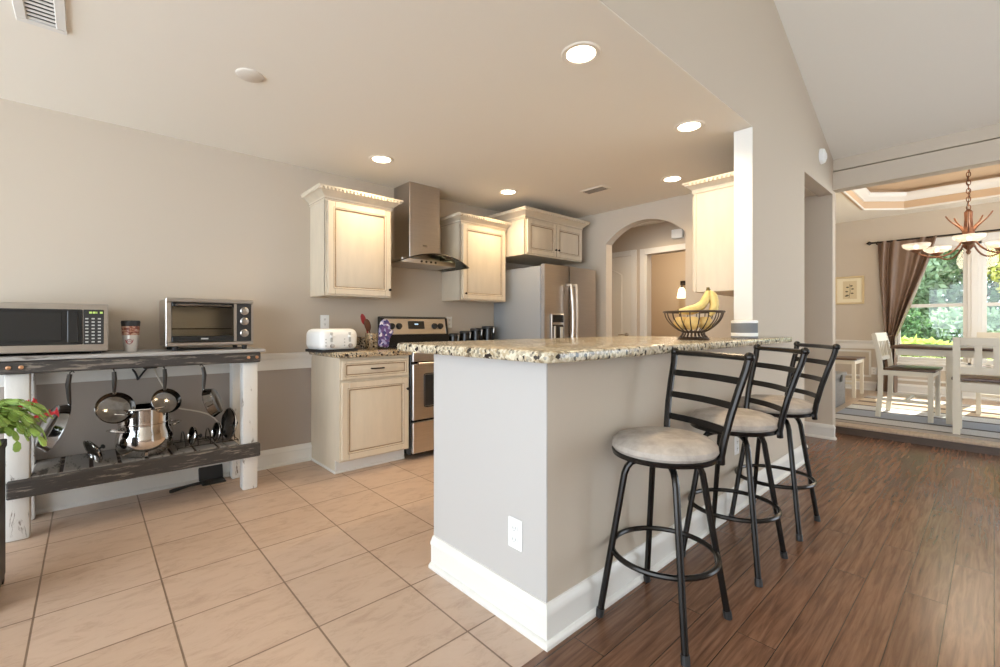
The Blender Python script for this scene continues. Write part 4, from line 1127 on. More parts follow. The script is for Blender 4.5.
# lids standing in a wire rack
t = thing('wire_lid_rack', 'low dark wire rack for lids on the right of the cart shelf', 'lid rack', (0.55, 3.6, 0.322))
b = MB()
b.tube([(0.42, 3.50, 0.335), (0.76, 3.50, 0.335)], 0.003, 6); b.tube([(0.42, 3.68, 0.335), (0.76, 3.68, 0.335)], 0.003, 6)
b.tube([(0.42, 3.50, 0.335), (0.42, 3.50, 0.322)], 0.003, 6); b.tube([(0.76, 3.50, 0.335), (0.76, 3.50, 0.322)], 0.003, 6); b.tube([(0.42, 3.68, 0.335), (0.42, 3.68, 0.322)], 0.003, 6); b.tube([(0.76, 3.68, 0.335), (0.76, 3.68, 0.322)], 0.003, 6)
for a_ in (0.42, 0.76): b.tube([(a_, 3.50, 0.335), (a_, 3.68, 0.335)], 0.003, 6)
b.build('rack_base', M['bronze'], t)
for x in (0.46, 0.53, 0.60, 0.67, 0.74):
    b = MB(); b.tube([(x, 3.50, 0.335)] + [(x, 3.50 + 0.09 * (1 - math.cos(PI * k / 10)), 0.335 + 0.085 * math.sin(PI * k / 10)) for k in range(1, 10)] + [(x, 3.68, 0.335)], 0.003, 6)
    b.build('divider', M['bronze'], t)
def lid(label, c, R, yaw, lean):
    t = thing('pot_lid', label, 'lid', c, 0, 'lids standing on the cart shelf')
    T = Matrix.Translation(c) @ Matrix.Rotation(yaw, 4, 'Z') @ Matrix.Rotation(lean, 4, 'Y') @ Matrix.Translation((0, 0, R)) @ Matrix.Rotation(PI / 2, 4, 'Y')
    b = MB(); b.x = T; b.lathe([(R, 0), (R * 0.9, 0.012), (R * 0.5, 0.025), (0, 0.03), (0, 0.026), (R * 0.5, 0.021), (R * 0.9, 0.008), (R * 0.97, 0)], n=32, cap=False); b.build('lid_dome', M['pan_steel'], t)
    b = MB(); b.x = T; b.tube([(R * math.cos(2 * PI * k / 36), R * math.sin(2 * PI * k / 36), 0) for k in range(36)], 0.004, 6, closed=True); b.build('lid_rim', M['chrome'], t)
    b = MB(); b.x = T; b.tube([(0, 0, 0.028), (0, 0, 0.045)], 0.006, 8); b.ico((0, 0, 0.052), 0.014, 2, (1, 1, .7)); b.build('lid_knob', M['black_matte'], t)
lid('lid leaning on the shelf slats left of the stock pot', (0.045, 3.50, 0.322), 0.075, math.radians(20), math.radians(-22))
lid('lid standing just right of the stock pot in the rack', (0.497, 3.58, 0.324), 0.062, math.radians(8), math.radians(8))
lid('lid standing in the middle of the wire rack', (0.635, 3.58, 0.324), 0.066, math.radians(8), math.radians(8))
lid('tallest lid, standing at the right end of the rack by the leg', (0.712, 3.60, 0.324), 0.108, math.radians(12), math.radians(6))

# cords behind the cart
b = MB(); b.tube(bez((0.215, 3.832, 0.83), (0.27, 3.80, 0.75), (0.20, 3.78, 0.72), (0.30, 3.825, 0.845), 10), 0.006, 6)
b.box(0.27, 0.345, 3.805, 3.838, 0.828, 0.852, 0.004); tag(b.build('black_plug_cord', M['black_matte']), 'black cord and plug under the cart top, between the round pans', 'power cord')
b = MB(); b.tube(bez((0.33, 3.828, 0.83), (0.36, 3.81, 0.70), (0.42, 3.80, 0.66), (0.40, 3.82, 0.60), 10) + bez((0.42, 3.82, 0.56), (0.55, 3.80, 0.50), (0.70, 3.80, 0.52), (0.72, 3.80, 0.325), 14)[0:], 0.005, 6)
tag(b.build('white_power_cord', M['cord_white']), 'white power cord drooping along the wall behind the pans', 'power cord')
b = MB(); b.box(0.632, 0.755, 3.835, 3.8385, 0.35, 0.352); b.bm.clear()
b.box(0.585, 0.73, 3.70, 3.815, 0.0, 0.012, 0.004); b.x = Matrix.Translation((0.655, 3.80, 0.01)) @ Matrix.Rotation(math.radians(-14), 4, 'X'); b.box(-0.075, 0.075, 0, 0.012, 0, 0.115, 0.004)
t = thing('dustpan', 'black dustpan on the tiles behind the cart leg', 'dustpan', (0.66, 3.76, 0))
b.build('pan_tray', M['black_matte'], t)
b = MB(); b.tube([(0.60, 3.755, 0.012), (0.52, 3.74, 0.014), (0.42, 3.70, 0.012), (0.40, 3.695, 0.012)], [0.012, 0.009, 0.013, 0.010], 8); b.build('handle', M['black_matte'], t)

# ------------------------------------------------------------------ plant at the left edge
pc = Vector((-0.375, 2.76, 0))
t = thing('plant_stand', 'dark plant stand at the left edge in front of the console table', 'plant stand', (-0.455, 2.76, 0))
b = MB(); b.box(-0.64, -0.264, 2.58, 2.94, 0.585, 0.62, 0.004); b.build('stand_top', M['planter'], t)
b = MB(); b.box(-0.625, -0.268, 2.60, 2.93, 0.03, 0.585, 0.004); b.build('stand_cabinet', M['planter'], t)
for x in (-0.61, -0.305):
    for y in (2.61, 2.885):
        b = MB(); b.box(x, x + 0.035, y, y + 0.035, 0, 0.03); b.build('foot', M['planter'], t)
t = thing('potted_holiday_cactus', 'bright green trailing cactus with red flowers at the left edge', 'plant', pc + Vector((0, 0, 0.62)))
b = MB(); b.lathe([(0, 0), (0.07, 0), (0.095, 0.11), (0.10, 0.12), (0.09, 0.12), (0.085, 0.10), (0, 0.10)], pc + Vector((0, 0, 0.62)), 28, cap=False); b.build('pot', M['planter'], t)
b = MB(); b.lathe([(0, 0.102), (0.086, 0.105)], pc + Vector((0, 0, 0.62)), 20, cap=False); b.build('soil', M['soil'], t)
rnd = random.Random(11)
b = MB(); tips = []
for k in range(150):
    a = rnd.uniform(0, 2 * PI); L = rnd.uniform(0.15, 0.285); hgt = rnd.uniform(0.02, 0.16)
    p = pc + Vector((0.03 * math.cos(a), 0.03 * math.sin(a), 0.73)); n_ = 6; el = math.atan2(hgt * 2.2, L)
    for j in range(n_):
        seg = L / n_ * 1.05; dirv = Vector((math.cos(a) * math.cos(el), math.sin(a) * math.cos(el), math.sin(el)))
        e = p + dirv * seg; sd = dirv.cross(Vector((0, 0, 1))).normalized(); up = sd.cross(dirv); tw = rnd.uniform(-0.5, 0.5); sd = sd * math.cos(tw) + up * math.sin(tw)
        w_ = 0.0095 * rnd.uniform(0.8, 1.3); th = up * 0.0022
        ring = [p, p + dirv * seg * .3 + sd * w_, p + dirv * seg * .75 + sd * w_ * 1.15, e + sd * w_ * .5, e - sd * w_ * .5, p + dirv * seg * .75 - sd * w_ * 1.15, p + dirv * seg * .3 - sd * w_]
        T_ = [b.v(q_ + th) for q_ in ring]; B_ = [b.v(q_ - th) for q_ in ring]
        b.f(T_); b.f(list(reversed(B_)))
        for q_ in range(7): b.f([T_[q_], B_[q_], B_[(q_ + 1) % 7], T_[(q_ + 1) % 7]])
        p = e; el -= rnd.uniform(0.18, 0.46); a += rnd.uniform(-0.12, 0.12)
    tips.append((p, dirv))
b.build('stems', M['leaf'], t)
for p_, d_ in ((pc + Vector((0.245, -0.01, 0.735)), Vector((0.8, 0.1, 0.12))), (pc + Vector((0.175, 0.06, 0.775)), Vector((0.75, -0.2, 0.2)))):
    d_.normalize(); b = MB(); b.tube([p_ - d_ * 0.04, p_, p_ + d_ * 0.035], [0.005, 0.008, 0.006], 8)
    sd = d_.cross(Vector((0, 0, 1))).normalized(); up = sd.cross(d_)
    for ring_ in (0.0, 0.022):
        for k in range(6):
            an = 2 * PI * k / 6 + ring_ * 20; o_ = sd * math.cos(an) + up * math.sin(an); q0 = p_ + d_ * ring_
            tn = d_.cross(o_); e_ = q0 + o_ * 0.022 + d_ * 0.012
            T_ = [q0 + tn * 0.003, q0 + o_ * 0.012 + d_ * 0.012 + tn * 0.006, e_, q0 + o_ * 0.012 + d_ * 0.012 - tn * 0.006, q0 - tn * 0.003]
            A_ = [b.v(q_) for q_ in T_]; B_ = [b.v(q_ - d_ * 0.002) for q_ in T_]; b.f(A_); b.f(list(reversed(B_)))
            for q_ in range(5): b.f([A_[q_], B_[q_], B_[(q_ + 1) % 5], A_[(q_ + 1) % 5]])
    b.build('flower', M['flower'], t)

# ------------------------------------------------------------------ bar stools
def make_stool(label):
    t = thing('bar_stool', label, 'bar stool', (0, 0, 0), 0, 'swivel bar stools')
    F = [(-0.176, -0.170), (0.176, -0.170), (0.176, 0.170), (-0.176, 0.170)]
    def legpt(fx, fy, z): # radius fraction along the straight part
        k = 0.60 + 0.40 * (0.56 - z) / 0.56
        return (fx * k, fy * k, z)
    for fx, fy in F:
        b = MB()
        top = [(fx * 0.20, fy * 0.20, 0.605), (fx * 0.38, fy * 0.38, 0.603), (fx * 0.50, fy * 0.50, 0.594), (fx * 0.565, fy * 0.565, 0.575)]
        b.tube(top + [legpt(fx, fy, z) for z in (0.55, 0.40, 0.25, 0.10, 0.0)], 0.0125, 10)
        l_ = b.build('leg', M['iron'], t)
        b = MB(); b.tube([legpt(fx, fy, 0.03), legpt(fx, fy, 0.0)], 0.0155, 10); b.build('foot_cap', M['black_matte'], l_)
    b = MB(); b.tube([(0.192 * math.cos(2 * PI * k / 48), 0.192 * math.sin(2 * PI * k / 48), 0.255) for k in range(48)], 0.0105, 8, closed=True); b.build('foot_ring', M['iron'], t)
    b = MB(); b.lathe([(0, 0.605), (0.085, 0.605), (0.085, 0.625), (0, 0.625)], (0, 0, 0), 28, cap=False); b.build('swivel_plate', M['iron'], t)
    b = MB(); b.lathe([(0, 0.622), (0.178, 0.622), (0.190, 0.626), (0.193, 0.640), (0.187, 0.644), (0, 0.644)], (0, 0, 0), 44, cap=False); b.build('seat_rim', M['iron'], t)
    b = MB(); b.lathe([(0.186, 0.644), (0.194, 0.655), (0.191, 0.672), (0.172, 0.690), (0.13, 0.702), (0.06, 0.706), (0, 0.707)], (0, 0, 0), 44, cap=False); b.build('seat_cushion', M['suede'], t)
    prof = [(0.142, 0.612), (0.138, 0.642), (0.144, 0.70), (0.162, 0.79), (0.188, 0.885), (0.210, 0.955), (0.219, 1.0)]
    hwf = lambda z: 0.143 + 0.048 * (z - 0.642) / 0.36
    def px_(z):
        for (a, za), (c, zc_) in zip(prof, prof[1:]):
            if za <= z <= zc_: return a + (c - a) * (z - za) / (zc_ - za)
        return prof[-1][0]
    for s_ in (-1, 1):
        b = MB(); pts = []
        for (x, z) in prof: pts.append((x, s_ * hwf(z), z))
        b.tube(pts, 0.0135, 10); b.beam((0.10, s_ * 0.115, 0.633), (0.139, s_ * 0.142, 0.633), 0.03, 0.012)
        p_ = b.build('back_post', M['iron'], t)
        b = MB(); b.ico((0.220, s_ * hwf(1.0), 1.004), 0.0185, 2); b.build('post_cap', M['iron'], p_)
    b = MB(); b.tube([(0.219 + 0.018 * math.sin(PI * k / 8), -0.191 + 2 * 0.191 * k / 8, 1.0) for k in range(9)], 0.0115, 8); b.build('top_rail', M['iron'], t)
    for z in (0.735, 0.825, 0.915):
        b = MB(); hw = hwf(z)
        for k in range(8):
            y0, y1 = -hw + 2 * hw * k / 8, -hw + 2 * hw * (k + 1) / 8
            x0, x1 = px_(z) + 0.022 * math.sin(PI * k / 8), px_(z) + 0.022 * math.sin(PI * (k + 1) / 8)
            q4 = [(x0 - .003, y0, z - .013), (x1 - .003, y1, z - .013), (x1 - .003, y1, z + .013), (x0 - .003, y0, z + .013)]
            A_ = [b.v(p) for p in q4]; B_ = [b.v((p[0] + .006, p[1], p[2])) for p in q4]
            b.f(A_); b.f(list(reversed(B_)))
            for e_ in (0, 2): b.f([A_[e_], B_[e_], B_[e_ + 1], A_[e_ + 1]])
            if k == 0: b.f([A_[0], A_[3], B_[3], B_[0]])
            if k == 7: b.f([A_[1], B_[1], B_[2], A_[2]])
        bmesh.ops.remove_doubles(b.bm, verts=list(b.bm.verts), dist=1e-5)
        b.build('back_slat', M['iron'], t)
    return t
BACK = ('back_post', 'top_rail', 'back_slat', 'seat_cushion', 'seat_rim')
st = make_stool('bar stool nearest the front, at the bar corner by the outlet')
spots = [(st, (1.63, 0.855), -22.5, None), (None, (2.30, 0.85), -43.5, 'middle bar stool of the three along the bar'), (None, (2.905, 0.85), -48.9, 'farthest bar stool, nearest the dining room')]
for o, (x, y), deg, lab in spots:
    if o is None: o = copy_tree(st); o['label'] = lab
    o.location = (x, y, 0)
    for ch in o.children:
        if ch.name.split('.')[0] in BACK: ch.rotation_euler = (0, 0, math.radians(deg))

# ------------------------------------------------------------------ dining room
b = MB(); b.box(5.90, 8.35, -2.9, 1.24, DZ - 0.001, DZ + 0.008, 0.003); tag(b.build('striped_rug', M['rug']), 'grey, white and tan striped rug under the dining table', 'rug')
RZ = DZ + 0.008
def make_chair(label, w=0.60, dpt=0.45):
    """dining chair facing -Y, origin on the floor at the centre of the seat"""
    t = thing('dining_chair', label, 'dining chair', (0, 0, 0), 0, 'cream dining chairs with dark seats')
    h = w / 2; lw = 0.042; sh = 0.545; yb = dpt / 2; yf = -dpt / 2
    for s_ in (-1, 1):
        x = s_ * (h - lw / 2)
        b = MB(); b.box(x - lw / 2, x + lw / 2, yf, yf + lw, 0, sh - 0.02, 0.004); b.build('leg', M['chair_white'], t)
        b = MB()   # rear leg and back post in one sweep
        pts = [(yb + 0.0, 0), (yb - 0.02, 0.25), (yb - 0.025, sh), (yb - 0.005, 0.72), (yb + 0.035, 0.92)]
        for (y0, z0), (y1, z1) in zip(pts, pts[1:]): b.prism([(y0 - 0.022, z0), (y0 + 0.022, z0), (y1 + 0.022, z1), (y1 - 0.022, z1)], 'x', x - lw / 2 + .004, x + lw / 2 - .004)
        bmesh.ops.remove_doubles(b.bm, verts=list(b.bm.verts), dist=1e-5)
        b.build('back_leg', M['chair_white'], t)
        b = MB(); b.beam((x, yf + lw / 2, 0.20), (x, yb - 0.02, 0.20), 0.022, 0.03); b.build('side_stretcher', M['chair_white'], t)
    b = MB()
    b.box(-h + lw, h - lw, yf + 0.008, yf + 0.03, sh - 0.075, sh - 0.02); b.box(-h + lw, h - lw, yb - 0.035, yb - 0.012, sh - 0.075, sh - 0.02)
    for s_ in (-1, 1): b.box(min(s_ * h, s_ * (h - 0.022)), max(s_ * h, s_ * (h - 0.022)), yf + lw, yb - 0.04, sh - 0.075, sh - 0.02)
    b.build('apron', M['chair_white'], t)
    b = MB(); b.box(-h - 0.012, h + 0.012, yf - 0.02, yb - 0.05, sh - 0.02, sh + 0.005, 0.008, 2); b.build('seat', M['chair_seat'], t)
    b = MB(); b.beam((-h + lw / 2, 0, 0.2), (h - lw / 2, 0, 0.2), 0.022, 0.03); b.build('cross_stretcher', M['chair_white'], t)
    b = MB(); b.prism([(yb + 0.000, 0.84), (yb + 0.022, 0.84), (yb + 0.046, 0.932), (yb + 0.022, 0.934)], 'x', -h, h); b.build('top_rail', M['chair_white'], t)
    b = MB(); b.prism([(yb - 0.022, 0.625), (yb - 0.002, 0.625), (yb + 0.002, 0.67), (yb - 0.018, 0.67)], 'x', -h + lw, h - lw); b.build('lower_rail', M['chair_white'], t)
    n_ = 5
    for k in range(n_):
        x = (-h + lw) + (w - 2 * lw) * (k + 1) / (n_ + 1)
        b = MB(); b.prism([(yb - 0.014, 0.665), (yb - 0.002, 0.665), (yb + 0.022, 0.845), (yb + 0.008, 0.845)], 'x', x - 0.016, x + 0.016); b.build('back_slat', M['chair_white'], t)
    return t
c1 = make_chair('cream chair with dark seat at the near end of the dining table')
c1.location = (6.79, 0.64, RZ); c1.rotation_euler = (0, 0, math.radians(-2))
c0 = copy_tree(c1); c0['label'] = 'cream chair standing apart against the dining wall, left of the curtain'
c0.location = (8.22, 1.53, RZ - 0.0); c0.rotation_euler = (0, 0, 0)
c2 = copy_tree(c1); c2['label'] = 'cream chair on the window side of the table, behind the bench back'
c2.location = (7.72, -0.16, RZ); c2.rotation_euler = (0, 0, math.radians(-90))

t = thing('dining_table', 'cream dining table with a dark top in the dining room', 'dining table', (6.85, -0.1, RZ))
tx0, tx1, ty0, ty1, th = 6.42, 7.32, -1.05, 0.76, 0.795
b = MB(); b.box(tx0, tx1, ty0, ty1, RZ + th - 0.028, RZ + th, 0.006, 2); b.build('table_top', M['chair_seat'], t)
b = MB(); e_ = 0.05
for a in ((tx0 + e_, tx0 + e_ + 0.022, ty0 + e_, ty1 - e_), (tx1 - e_ - 0.022, tx1 - e_, ty0 + e_, ty1 - e_), (tx0 + e_ + .022, tx1 - e_ - .022, ty0 + e_, ty0 + e_ + 0.022), (tx0 + e_ + .022, tx1 - e_ - .022, ty1 - e_ - 0.022, ty1 - e_)):
    b.box(a[0], a[1], a[2], a[3], RZ + th - 0.10, RZ + th - 0.028)
b.build('apron', M['chair_white'], t)
for x in (6.53, 7.12):
    for y in (0.30, -0.85):
        b = MB(); b.box(x, x + 0.075, y - 0.04, y + 0.035, RZ, RZ + th - 0.028, 0.006); b.build('leg', M['chair_white'], t)

t = thing('dining_bench', 'cream high-backed dining bench with square back openings at the right edge', 'bench', (6.15, -0.4, RZ))
bx, by1, by0 = 6.0, 0.262, -1.0
for y in (by1 - 0.05, by0):
    b = MB(); b.prism([(bx, RZ), (bx + 0.045, RZ), (bx + 0.05, 0.60), (bx + 0.03, 1.005), (bx - 0.01, 1.005), (bx + 0.005, 0.60)], 'y', y, y + 0.05); b.build('back_leg', M['chair_white'], t)
    b = MB(); b.box(bx + 0.36, bx + 0.405, y, y + 0.045, RZ, 0.58, 0.004); b.build('leg', M['chair_white'], t)
    b = MB(); b.beam((bx + 0.03, y + 0.025, 0.30), (bx + 0.38, y + 0.025, 0.30), 0.022, 0.035); b.build('stretcher', M['chair_white'], t)
def brail(nm, z0, z1, x): 
    b = MB(); b.box(x, x + 0.026, by0 + 0.05, by1 - 0.05, z0, z1, 0.003); b.build(nm, M['chair_white'], t)
brail('top_rail', 0.928, 1.005, bx - 0.002); brail('lower_rail', 0.665, 0.735, bx + 0.008); brail('seat_apron', 0.50, 0.585, bx + 0.012)
n_ = 9
for k in range(n_):
    y = by0 + 0.05 + (by1 - by0 - 0.10) * (k + 1) / (n_ + 1)
    b = MB(); b.box(bx + 0.004, bx + 0.022, y - 0.024, y + 0.024, 0.73, 0.93); b.build('back_slat', M['chair_white'], t)
b = MB(); b.box(bx + 0.03, bx + 0.43, by0 - 0.01, by1 + 0.01, 0.60, 0.628, 0.006); b.build('seat', M['chair_seat'], t)
b = MB(); b.box(bx + 0.37, bx + 0.395, by0 + 0.05, by1 - 0.05, 0.52, 0.60); b.build('front_apron', M['chair_white'], t)

t = thing('storage_trunk', 'grey board trunk with a dark latch beside the dining room wall', 'trunk', (6.85, 1.55, DZ))
b = MB(); b.box(6.35, 7.36, 1.32, 1.80, DZ, 0.455, 0.006); b.build('trunk_box', M['trunk'], t)
b = MB(); b.box(6.335, 7.375, 1.305, 1.815, 0.455, 0.505, 0.008); b.build('trunk_lid', M['trunk'], t)
b = MB(); b.box(7.02, 7.10, 1.298, 1.308, 0.40, 0.49, 0.004); b.build('latch', M['black_matte'], t)

# framed print
t = thing('framed_print', 'square framed plant print on the dining wall left of the curtain', 'picture', (XW, 1.575, 1.68))
b = MB(); py0, py1, pz0, pz1 = 1.385, 1.765, 1.455, 1.905
for a in ((py0, py1, pz0, pz0 + .03), (py0, py1, pz1 - .03, pz1), (py0, py0 + .03, pz0 + .03, pz1 - .03), (py1 - .03, py1, pz0 + .03, pz1 - .03)): b.box(XW - 0.028, XW, a[0], a[1], a[2], a[3], 0.005)
b.build('picture_frame', M['frame_gold'], t)
boxobj('mat_board', M['paper'], t, XW - 0.012, XW, py0 + .03, py1 - .03, pz0 + .03, pz1 - .03)
boxobj('print', M['print'], t, XW - 0.014, XW - 0.012, 1.48, 1.66, 1.54, 1.83)
b = MB(); b.tube([(XW - 0.0155, 1.58, 1.56), (XW - 0.0155, 1.565, 1.66), (XW - 0.0155, 1.57, 1.78)], 0.003, 5)
for k, (dy, dz_) in enumerate(((0.03, 1.60), (-0.03, 1.63), (0.04, 1.66), (-0.035, 1.70), (0.03, 1.73), (-0.02, 1.75), (0.045, 1.59))):
    b.ico((XW - 0.0152, 1.57 + dy, dz_), 0.022, 1, (0.05, 1.0, 0.55))
b.build('plant_drawing', M['ink'], t)

# curtain and rod
t = thing('curtain_rod', 'dark curtain rod with a diamond finial above the dining windows', 'curtain rod', (XW, 0.2, 2.40))
b = MB(); b.tube([(XW - 0.09, 1.27, 2.395), (XW - 0.09, -1.2, 2.395)], 0.0125, 10); b.build('rod', M['bronze'], t)
for y, s_ in ((1.27, 1), (-1.2, -1)):
    b = MB(); b.x = Matrix.Translation((XW - 0.09, y, 2.395)) @ Matrix.Rotation(-s_ * PI / 2, 4, 'X'); b.lathe([(0.012, 0), (0.018, 0.006), (0.012, 0.012), (0.034, 0.04), (0.012, 0.07), (0.0, 0.085)], n=8, cap=False); b.build('finial', M['bronze'], t)
for y in (1.22, -1.1):
    b = MB(); b.tube([(XW, y, 2.395), (XW - 0.09, y, 2.395)], 0.008, 8); b.cyl((XW, y, 2.395), (XW - 0.01, y, 2.395), 0.028, 14); b.build('bracket', M['bronze'], t)
def cfn(s_, v_):
    z = 2.405 - v_ * (2.405 - DZ - 0.01)
    prof = [(2.41, 1.215, 0.545), (1.9, 1.20, 0.68), (1.4, 1.165, 0.84), (1.05, 1.14, 0.95), (0.95, 1.135, 0.985), (0.80, 1.165, 0.985), (0.05, 1.235, 0.99)]
    for (za, l0, r0), (zb, l1, r1) in zip(prof, prof[1:]):
        if zb <= z <= za + 1e-6:
            k = (za - z) / (za - zb); yl = l0 + (l1 - l0) * k; yr = r0 + (r1 - r0) * k; break
    wd = yl - yr; amp = 0.012 + 0.055 * min(1, 0.18 / max(wd, 0.05)) + 0.02
    sk = s_ + 0.04 * math.sin(4 * v_ + 5 * s_)
    x = XW - 0.085 + amp * math.sin(2 * PI * 5.0 * sk + 0.8 * math.sin(3 * v_)) * (0.55 + 0.45 * math.sin(7 * s_ + 1.3))
    return (min(x, XW - 0.024), yl - wd * s_, z)
t = thing('curtain', 'taupe curtain gathered to the left of the dining window', 'curtain', (XW - 0.08, 1.1, DZ))
b = MB(); b.grid(cfn, 110, 60); o = b.build('curtain_cloth', M['curtain'], t, ang=80)
m_ = o.modifiers.new('thickness', 'SOLIDIFY'); m_.thickness = 0.004
b = MB(); b.tube([(XW - 0.02, 1.14, 0.99), (XW - 0.10, 1.13, 0.965), (XW - 0.165, 1.06, 0.955), (XW - 0.10, 0.985, 0.965), (XW - 0.02, 1.0, 0.99)], 0.012, 8); b.build('tie_back', M['curtain'], t)

# chandelier
cc = Vector((7.2, 0.19, 0))
t = thing('chandelier', 'rust iron chandelier with white bowl shades above the dining table', 'chandelier', cc + Vector((0, 0, 3.06)))
b = MB(); b.lathe([(0, 2.99), (0.02, 2.995), (0.065, 3.04), (0.07, 3.06), (0, 3.06)], cc, 24, cap=False); b.build('ceiling_canopy', M['rust'], t)
z = 3.0; k = 0
while z > 2.40:
    b = MB(); pts = []
    for j in range(14):
        a = 2 * PI * j / 14; u, w_ = 0.017 * math.cos(a), 0.030 * math.sin(a)
        pts.append(cc + (Vector((u, 0, z - 0.028 + w_)) if k % 2 else Vector((0, u, z - 0.028 + w_))))
    b.tube(pts, 0.0045, 6, closed=True); b.build('chain_link', M['rust'], t); z -= 0.046; k += 1
b = MB(); b.tube([cc + Vector((0.012 * math.sin(i * 1.1), 0.012 * math.cos(i * 1.1), 3.0 - i * 0.05)) for i in range(13)], 0.003, 6); b.build('lamp_cord', M['bronze'], t)
b = MB(); b.lathe([(0, 1.90), (0.012, 1.905), (0.022, 1.93), (0.012, 1.95), (0.045, 1.985), (0.05, 2.01), (0.03, 2.03), (0.035, 2.09), (0.05, 2.13), (0.04, 2.17), (0.032, 2.30), (0.036, 2.37), (0.015, 2.40), (0, 2.405)], cc, 20, cap=False); b.build('centre_column', M['rust'], t)
for i in range(5):
    a = math.radians(72 * i + 38); cs, sn = math.cos(a), math.sin(a); P3 = lambda r_, z_: cc + Vector((cs * r_, sn * r_, z_))
    b = MB(); b.tube(bez(P3(0.03, 2.12), P3(0.10, 1.86), P3(0.30, 1.84), P3(0.44, 1.955), 14), 0.009, 8); arm = b.build('arm', M['rust'], t)
    b = MB(); b.tube(bez(P3(0.03, 2.10), P3(0.05, 2.24), P3(0.13, 2.22), P3(0.19, 2.345), 10), [0.010] * 6 + [0.007] * 5, 8); b.build('leaf_scroll', M['rust'], arm)
    b = MB(); b.lathe([(0, 1.945), (0.02, 1.95), (0.055, 1.975), (0.058, 1.985), (0, 1.985)], P3(0.44, 0), 20, cap=False); b.build('cup', M['rust'], arm)
    b = MB(); b.lathe([(0.035, 1.985), (0.085, 1.995), (0.118, 2.02), (0.128, 2.052), (0.122, 2.052), (0.112, 2.024), (0.08, 2.001), (0.035, 1.99)], P3(0.44, 0), 28, cap=False); b.build('glass_shade', M['frost'], arm)
    b = MB(); b.ico(P3(0.44, 2.02), 0.016, 2, (1, 1, 1.5)); b.build('light_bulb', M['bulb'], arm)
ld = bpy.data.lights.new('chandelier_glow', 'POINT'); ld.energy = 42; ld.color = (1.0, 0.84, 0.62); ld.shadow_soft_size = 0.25
lo = bpy.data.objects.new('chandelier_glow', ld); COL.objects.link(lo); lo.parent = t; lo.location = (0, 0, -0.83)

# lamp seen through the cased opening
t = thing('vanity_lamp', 'glowing wall lamp seen through the cased opening in the hall', 'wall lamp', (7.3, 3.44, 1.75))
b = MB(); b.box(7.25, 7.30, 3.37, 3.51, 1.78, 1.85, 0.006); b.tube([(7.25, 3.44, 1.81), (7.18, 3.44, 1.80), (7.16, 3.44, 1.73)], 0.012, 8); b.build('bracket', M['bronze'], t)
b = MB(); b.lathe([(0.03, 1.73), (0.05, 1.70), (0.075, 1.56), (0.07, 1.56), (0.045, 1.695), (0.028, 1.725)], (7.16, 3.44, 0), 24, cap=False); b.build('glass_shade', M['amber'], t)
ld = bpy.data.lights.new('vanity_glow', 'POINT'); ld.energy = 26; ld.color = (1.0, 0.84, 0.66); ld.shadow_soft_size = 0.08
lo = bpy.data.objects.new('vanity_glow', ld); COL.objects.link(lo); lo.parent = t; lo.location = (-0.9, -0.2, 0.35)
b = MB(); b.box(6.78, 7.30, 2.6, 3.2, 0, 0.86); b.box(6.75, 7.30, 2.6, 3.23, 0.86, 0.90, 0.006)
b.box(7.27, 7.30, 2.6, 3.2, 0.90, 1.0); o = b.build('vanity_cabinet', M['hall_wall']); tag(o, 'tan cabinet in the room beyond the cased opening', 'cabinet')

# ------------------------------------------------------------------ garden outside the dining windows
b = MB(); b.box(XW + 0.15, 42, -7, 10, -0.30, -0.15); o = b.build('lawn', M['grass']); o['kind'] = 'structure'
rg = random.Random(5)
def leafy(b, c, rx, rz, n, size, flat=0.0):
    for k in range(n):
        while True:
            p = Vector((rg.uniform(-1, 1), rg.uniform(-1, 1), rg.uniform(-1, 1)))
            if 0.35 < p.length < 1: break
        q_ = Vector((c[0] + p.x * rx, c[1] + p.y * rx, c[2] + p.z * rz))
        d = Vector((rg.gauss(0, 1), rg.gauss(0, 1), rg.gauss(0, 1) + 0.4)).normalized(); s_ = d.cross(Vector((rg.gauss(0, 1), rg.gauss(0, 1), rg.gauss(0, 1)))).normalized()
        L = size * rg.uniform(0.6, 1.3); w_ = L * 0.28
        b.f([b.v(q_), b.v(q_ + d * L * .5 + s_ * w_), b.v(q_ + d * L), b.v(q_ + d * L * .5 - s_ * w_)])
def shrub(label, c, rx, rz, n, size, m, group):
    t = thing('garden_shrub', label, 'shrub', c, 0, group)
    b = MB(); leafy(b, (c[0], c[1], c[2] + rz * 0.9), rx, rz, n, size); b.build('foliage', M[m], t, smooth=False, fixn=False)
    b = MB()
    for k in range(5):
        a = 2 * PI * k / 5; b.tube([(c[0], c[1], c[2]), (c[0] + math.cos(a) * rx * .3, c[1] + math.sin(a) * rx * .3, c[2] + rz * .8), (c[0] + math.cos(a) * rx * .6, c[1] + math.sin(a) * rx * .6, c[2] + rz * 1.4)], [0.03, 0.02, 0.008], 6)
    b.build('stems', M['bark'], t)
def tree(label, c, h, rx, rz, n, size, m):
    t = thing('garden_tree', label, 'tree', c, 0, 'trees beyond the dining window')
    b = MB(); leafy(b, (c[0], c[1], c[2] + h), rx, rz, n, size); b.build('crown', M[m], t, smooth=False, fixn=False)
    b = MB(); b.tube([c, (c[0] + .1, c[1] + .05, c[2] + h * .5), (c[0], c[1], c[2] + h)], [0.16, 0.12, 0.06], 10)
    for k in range(5):
        a = 2 * PI * k / 5 + .4; b.tube([(c[0], c[1], c[2] + h * .6), (c[0] + math.cos(a) * rx * .5, c[1] + math.sin(a) * rx * .5, c[2] + h + rz * .3)], [0.05, 0.02], 6)
    b.build('trunk', M['bark'], t)
G = 'shrubs outside the dining window'
shrub('lime green arching shrub low outside the left window, by the curtain', (11.2, 0.95, -0.15), 0.62, 0.52, 3600, 0.15, 'leaf_lime', G)
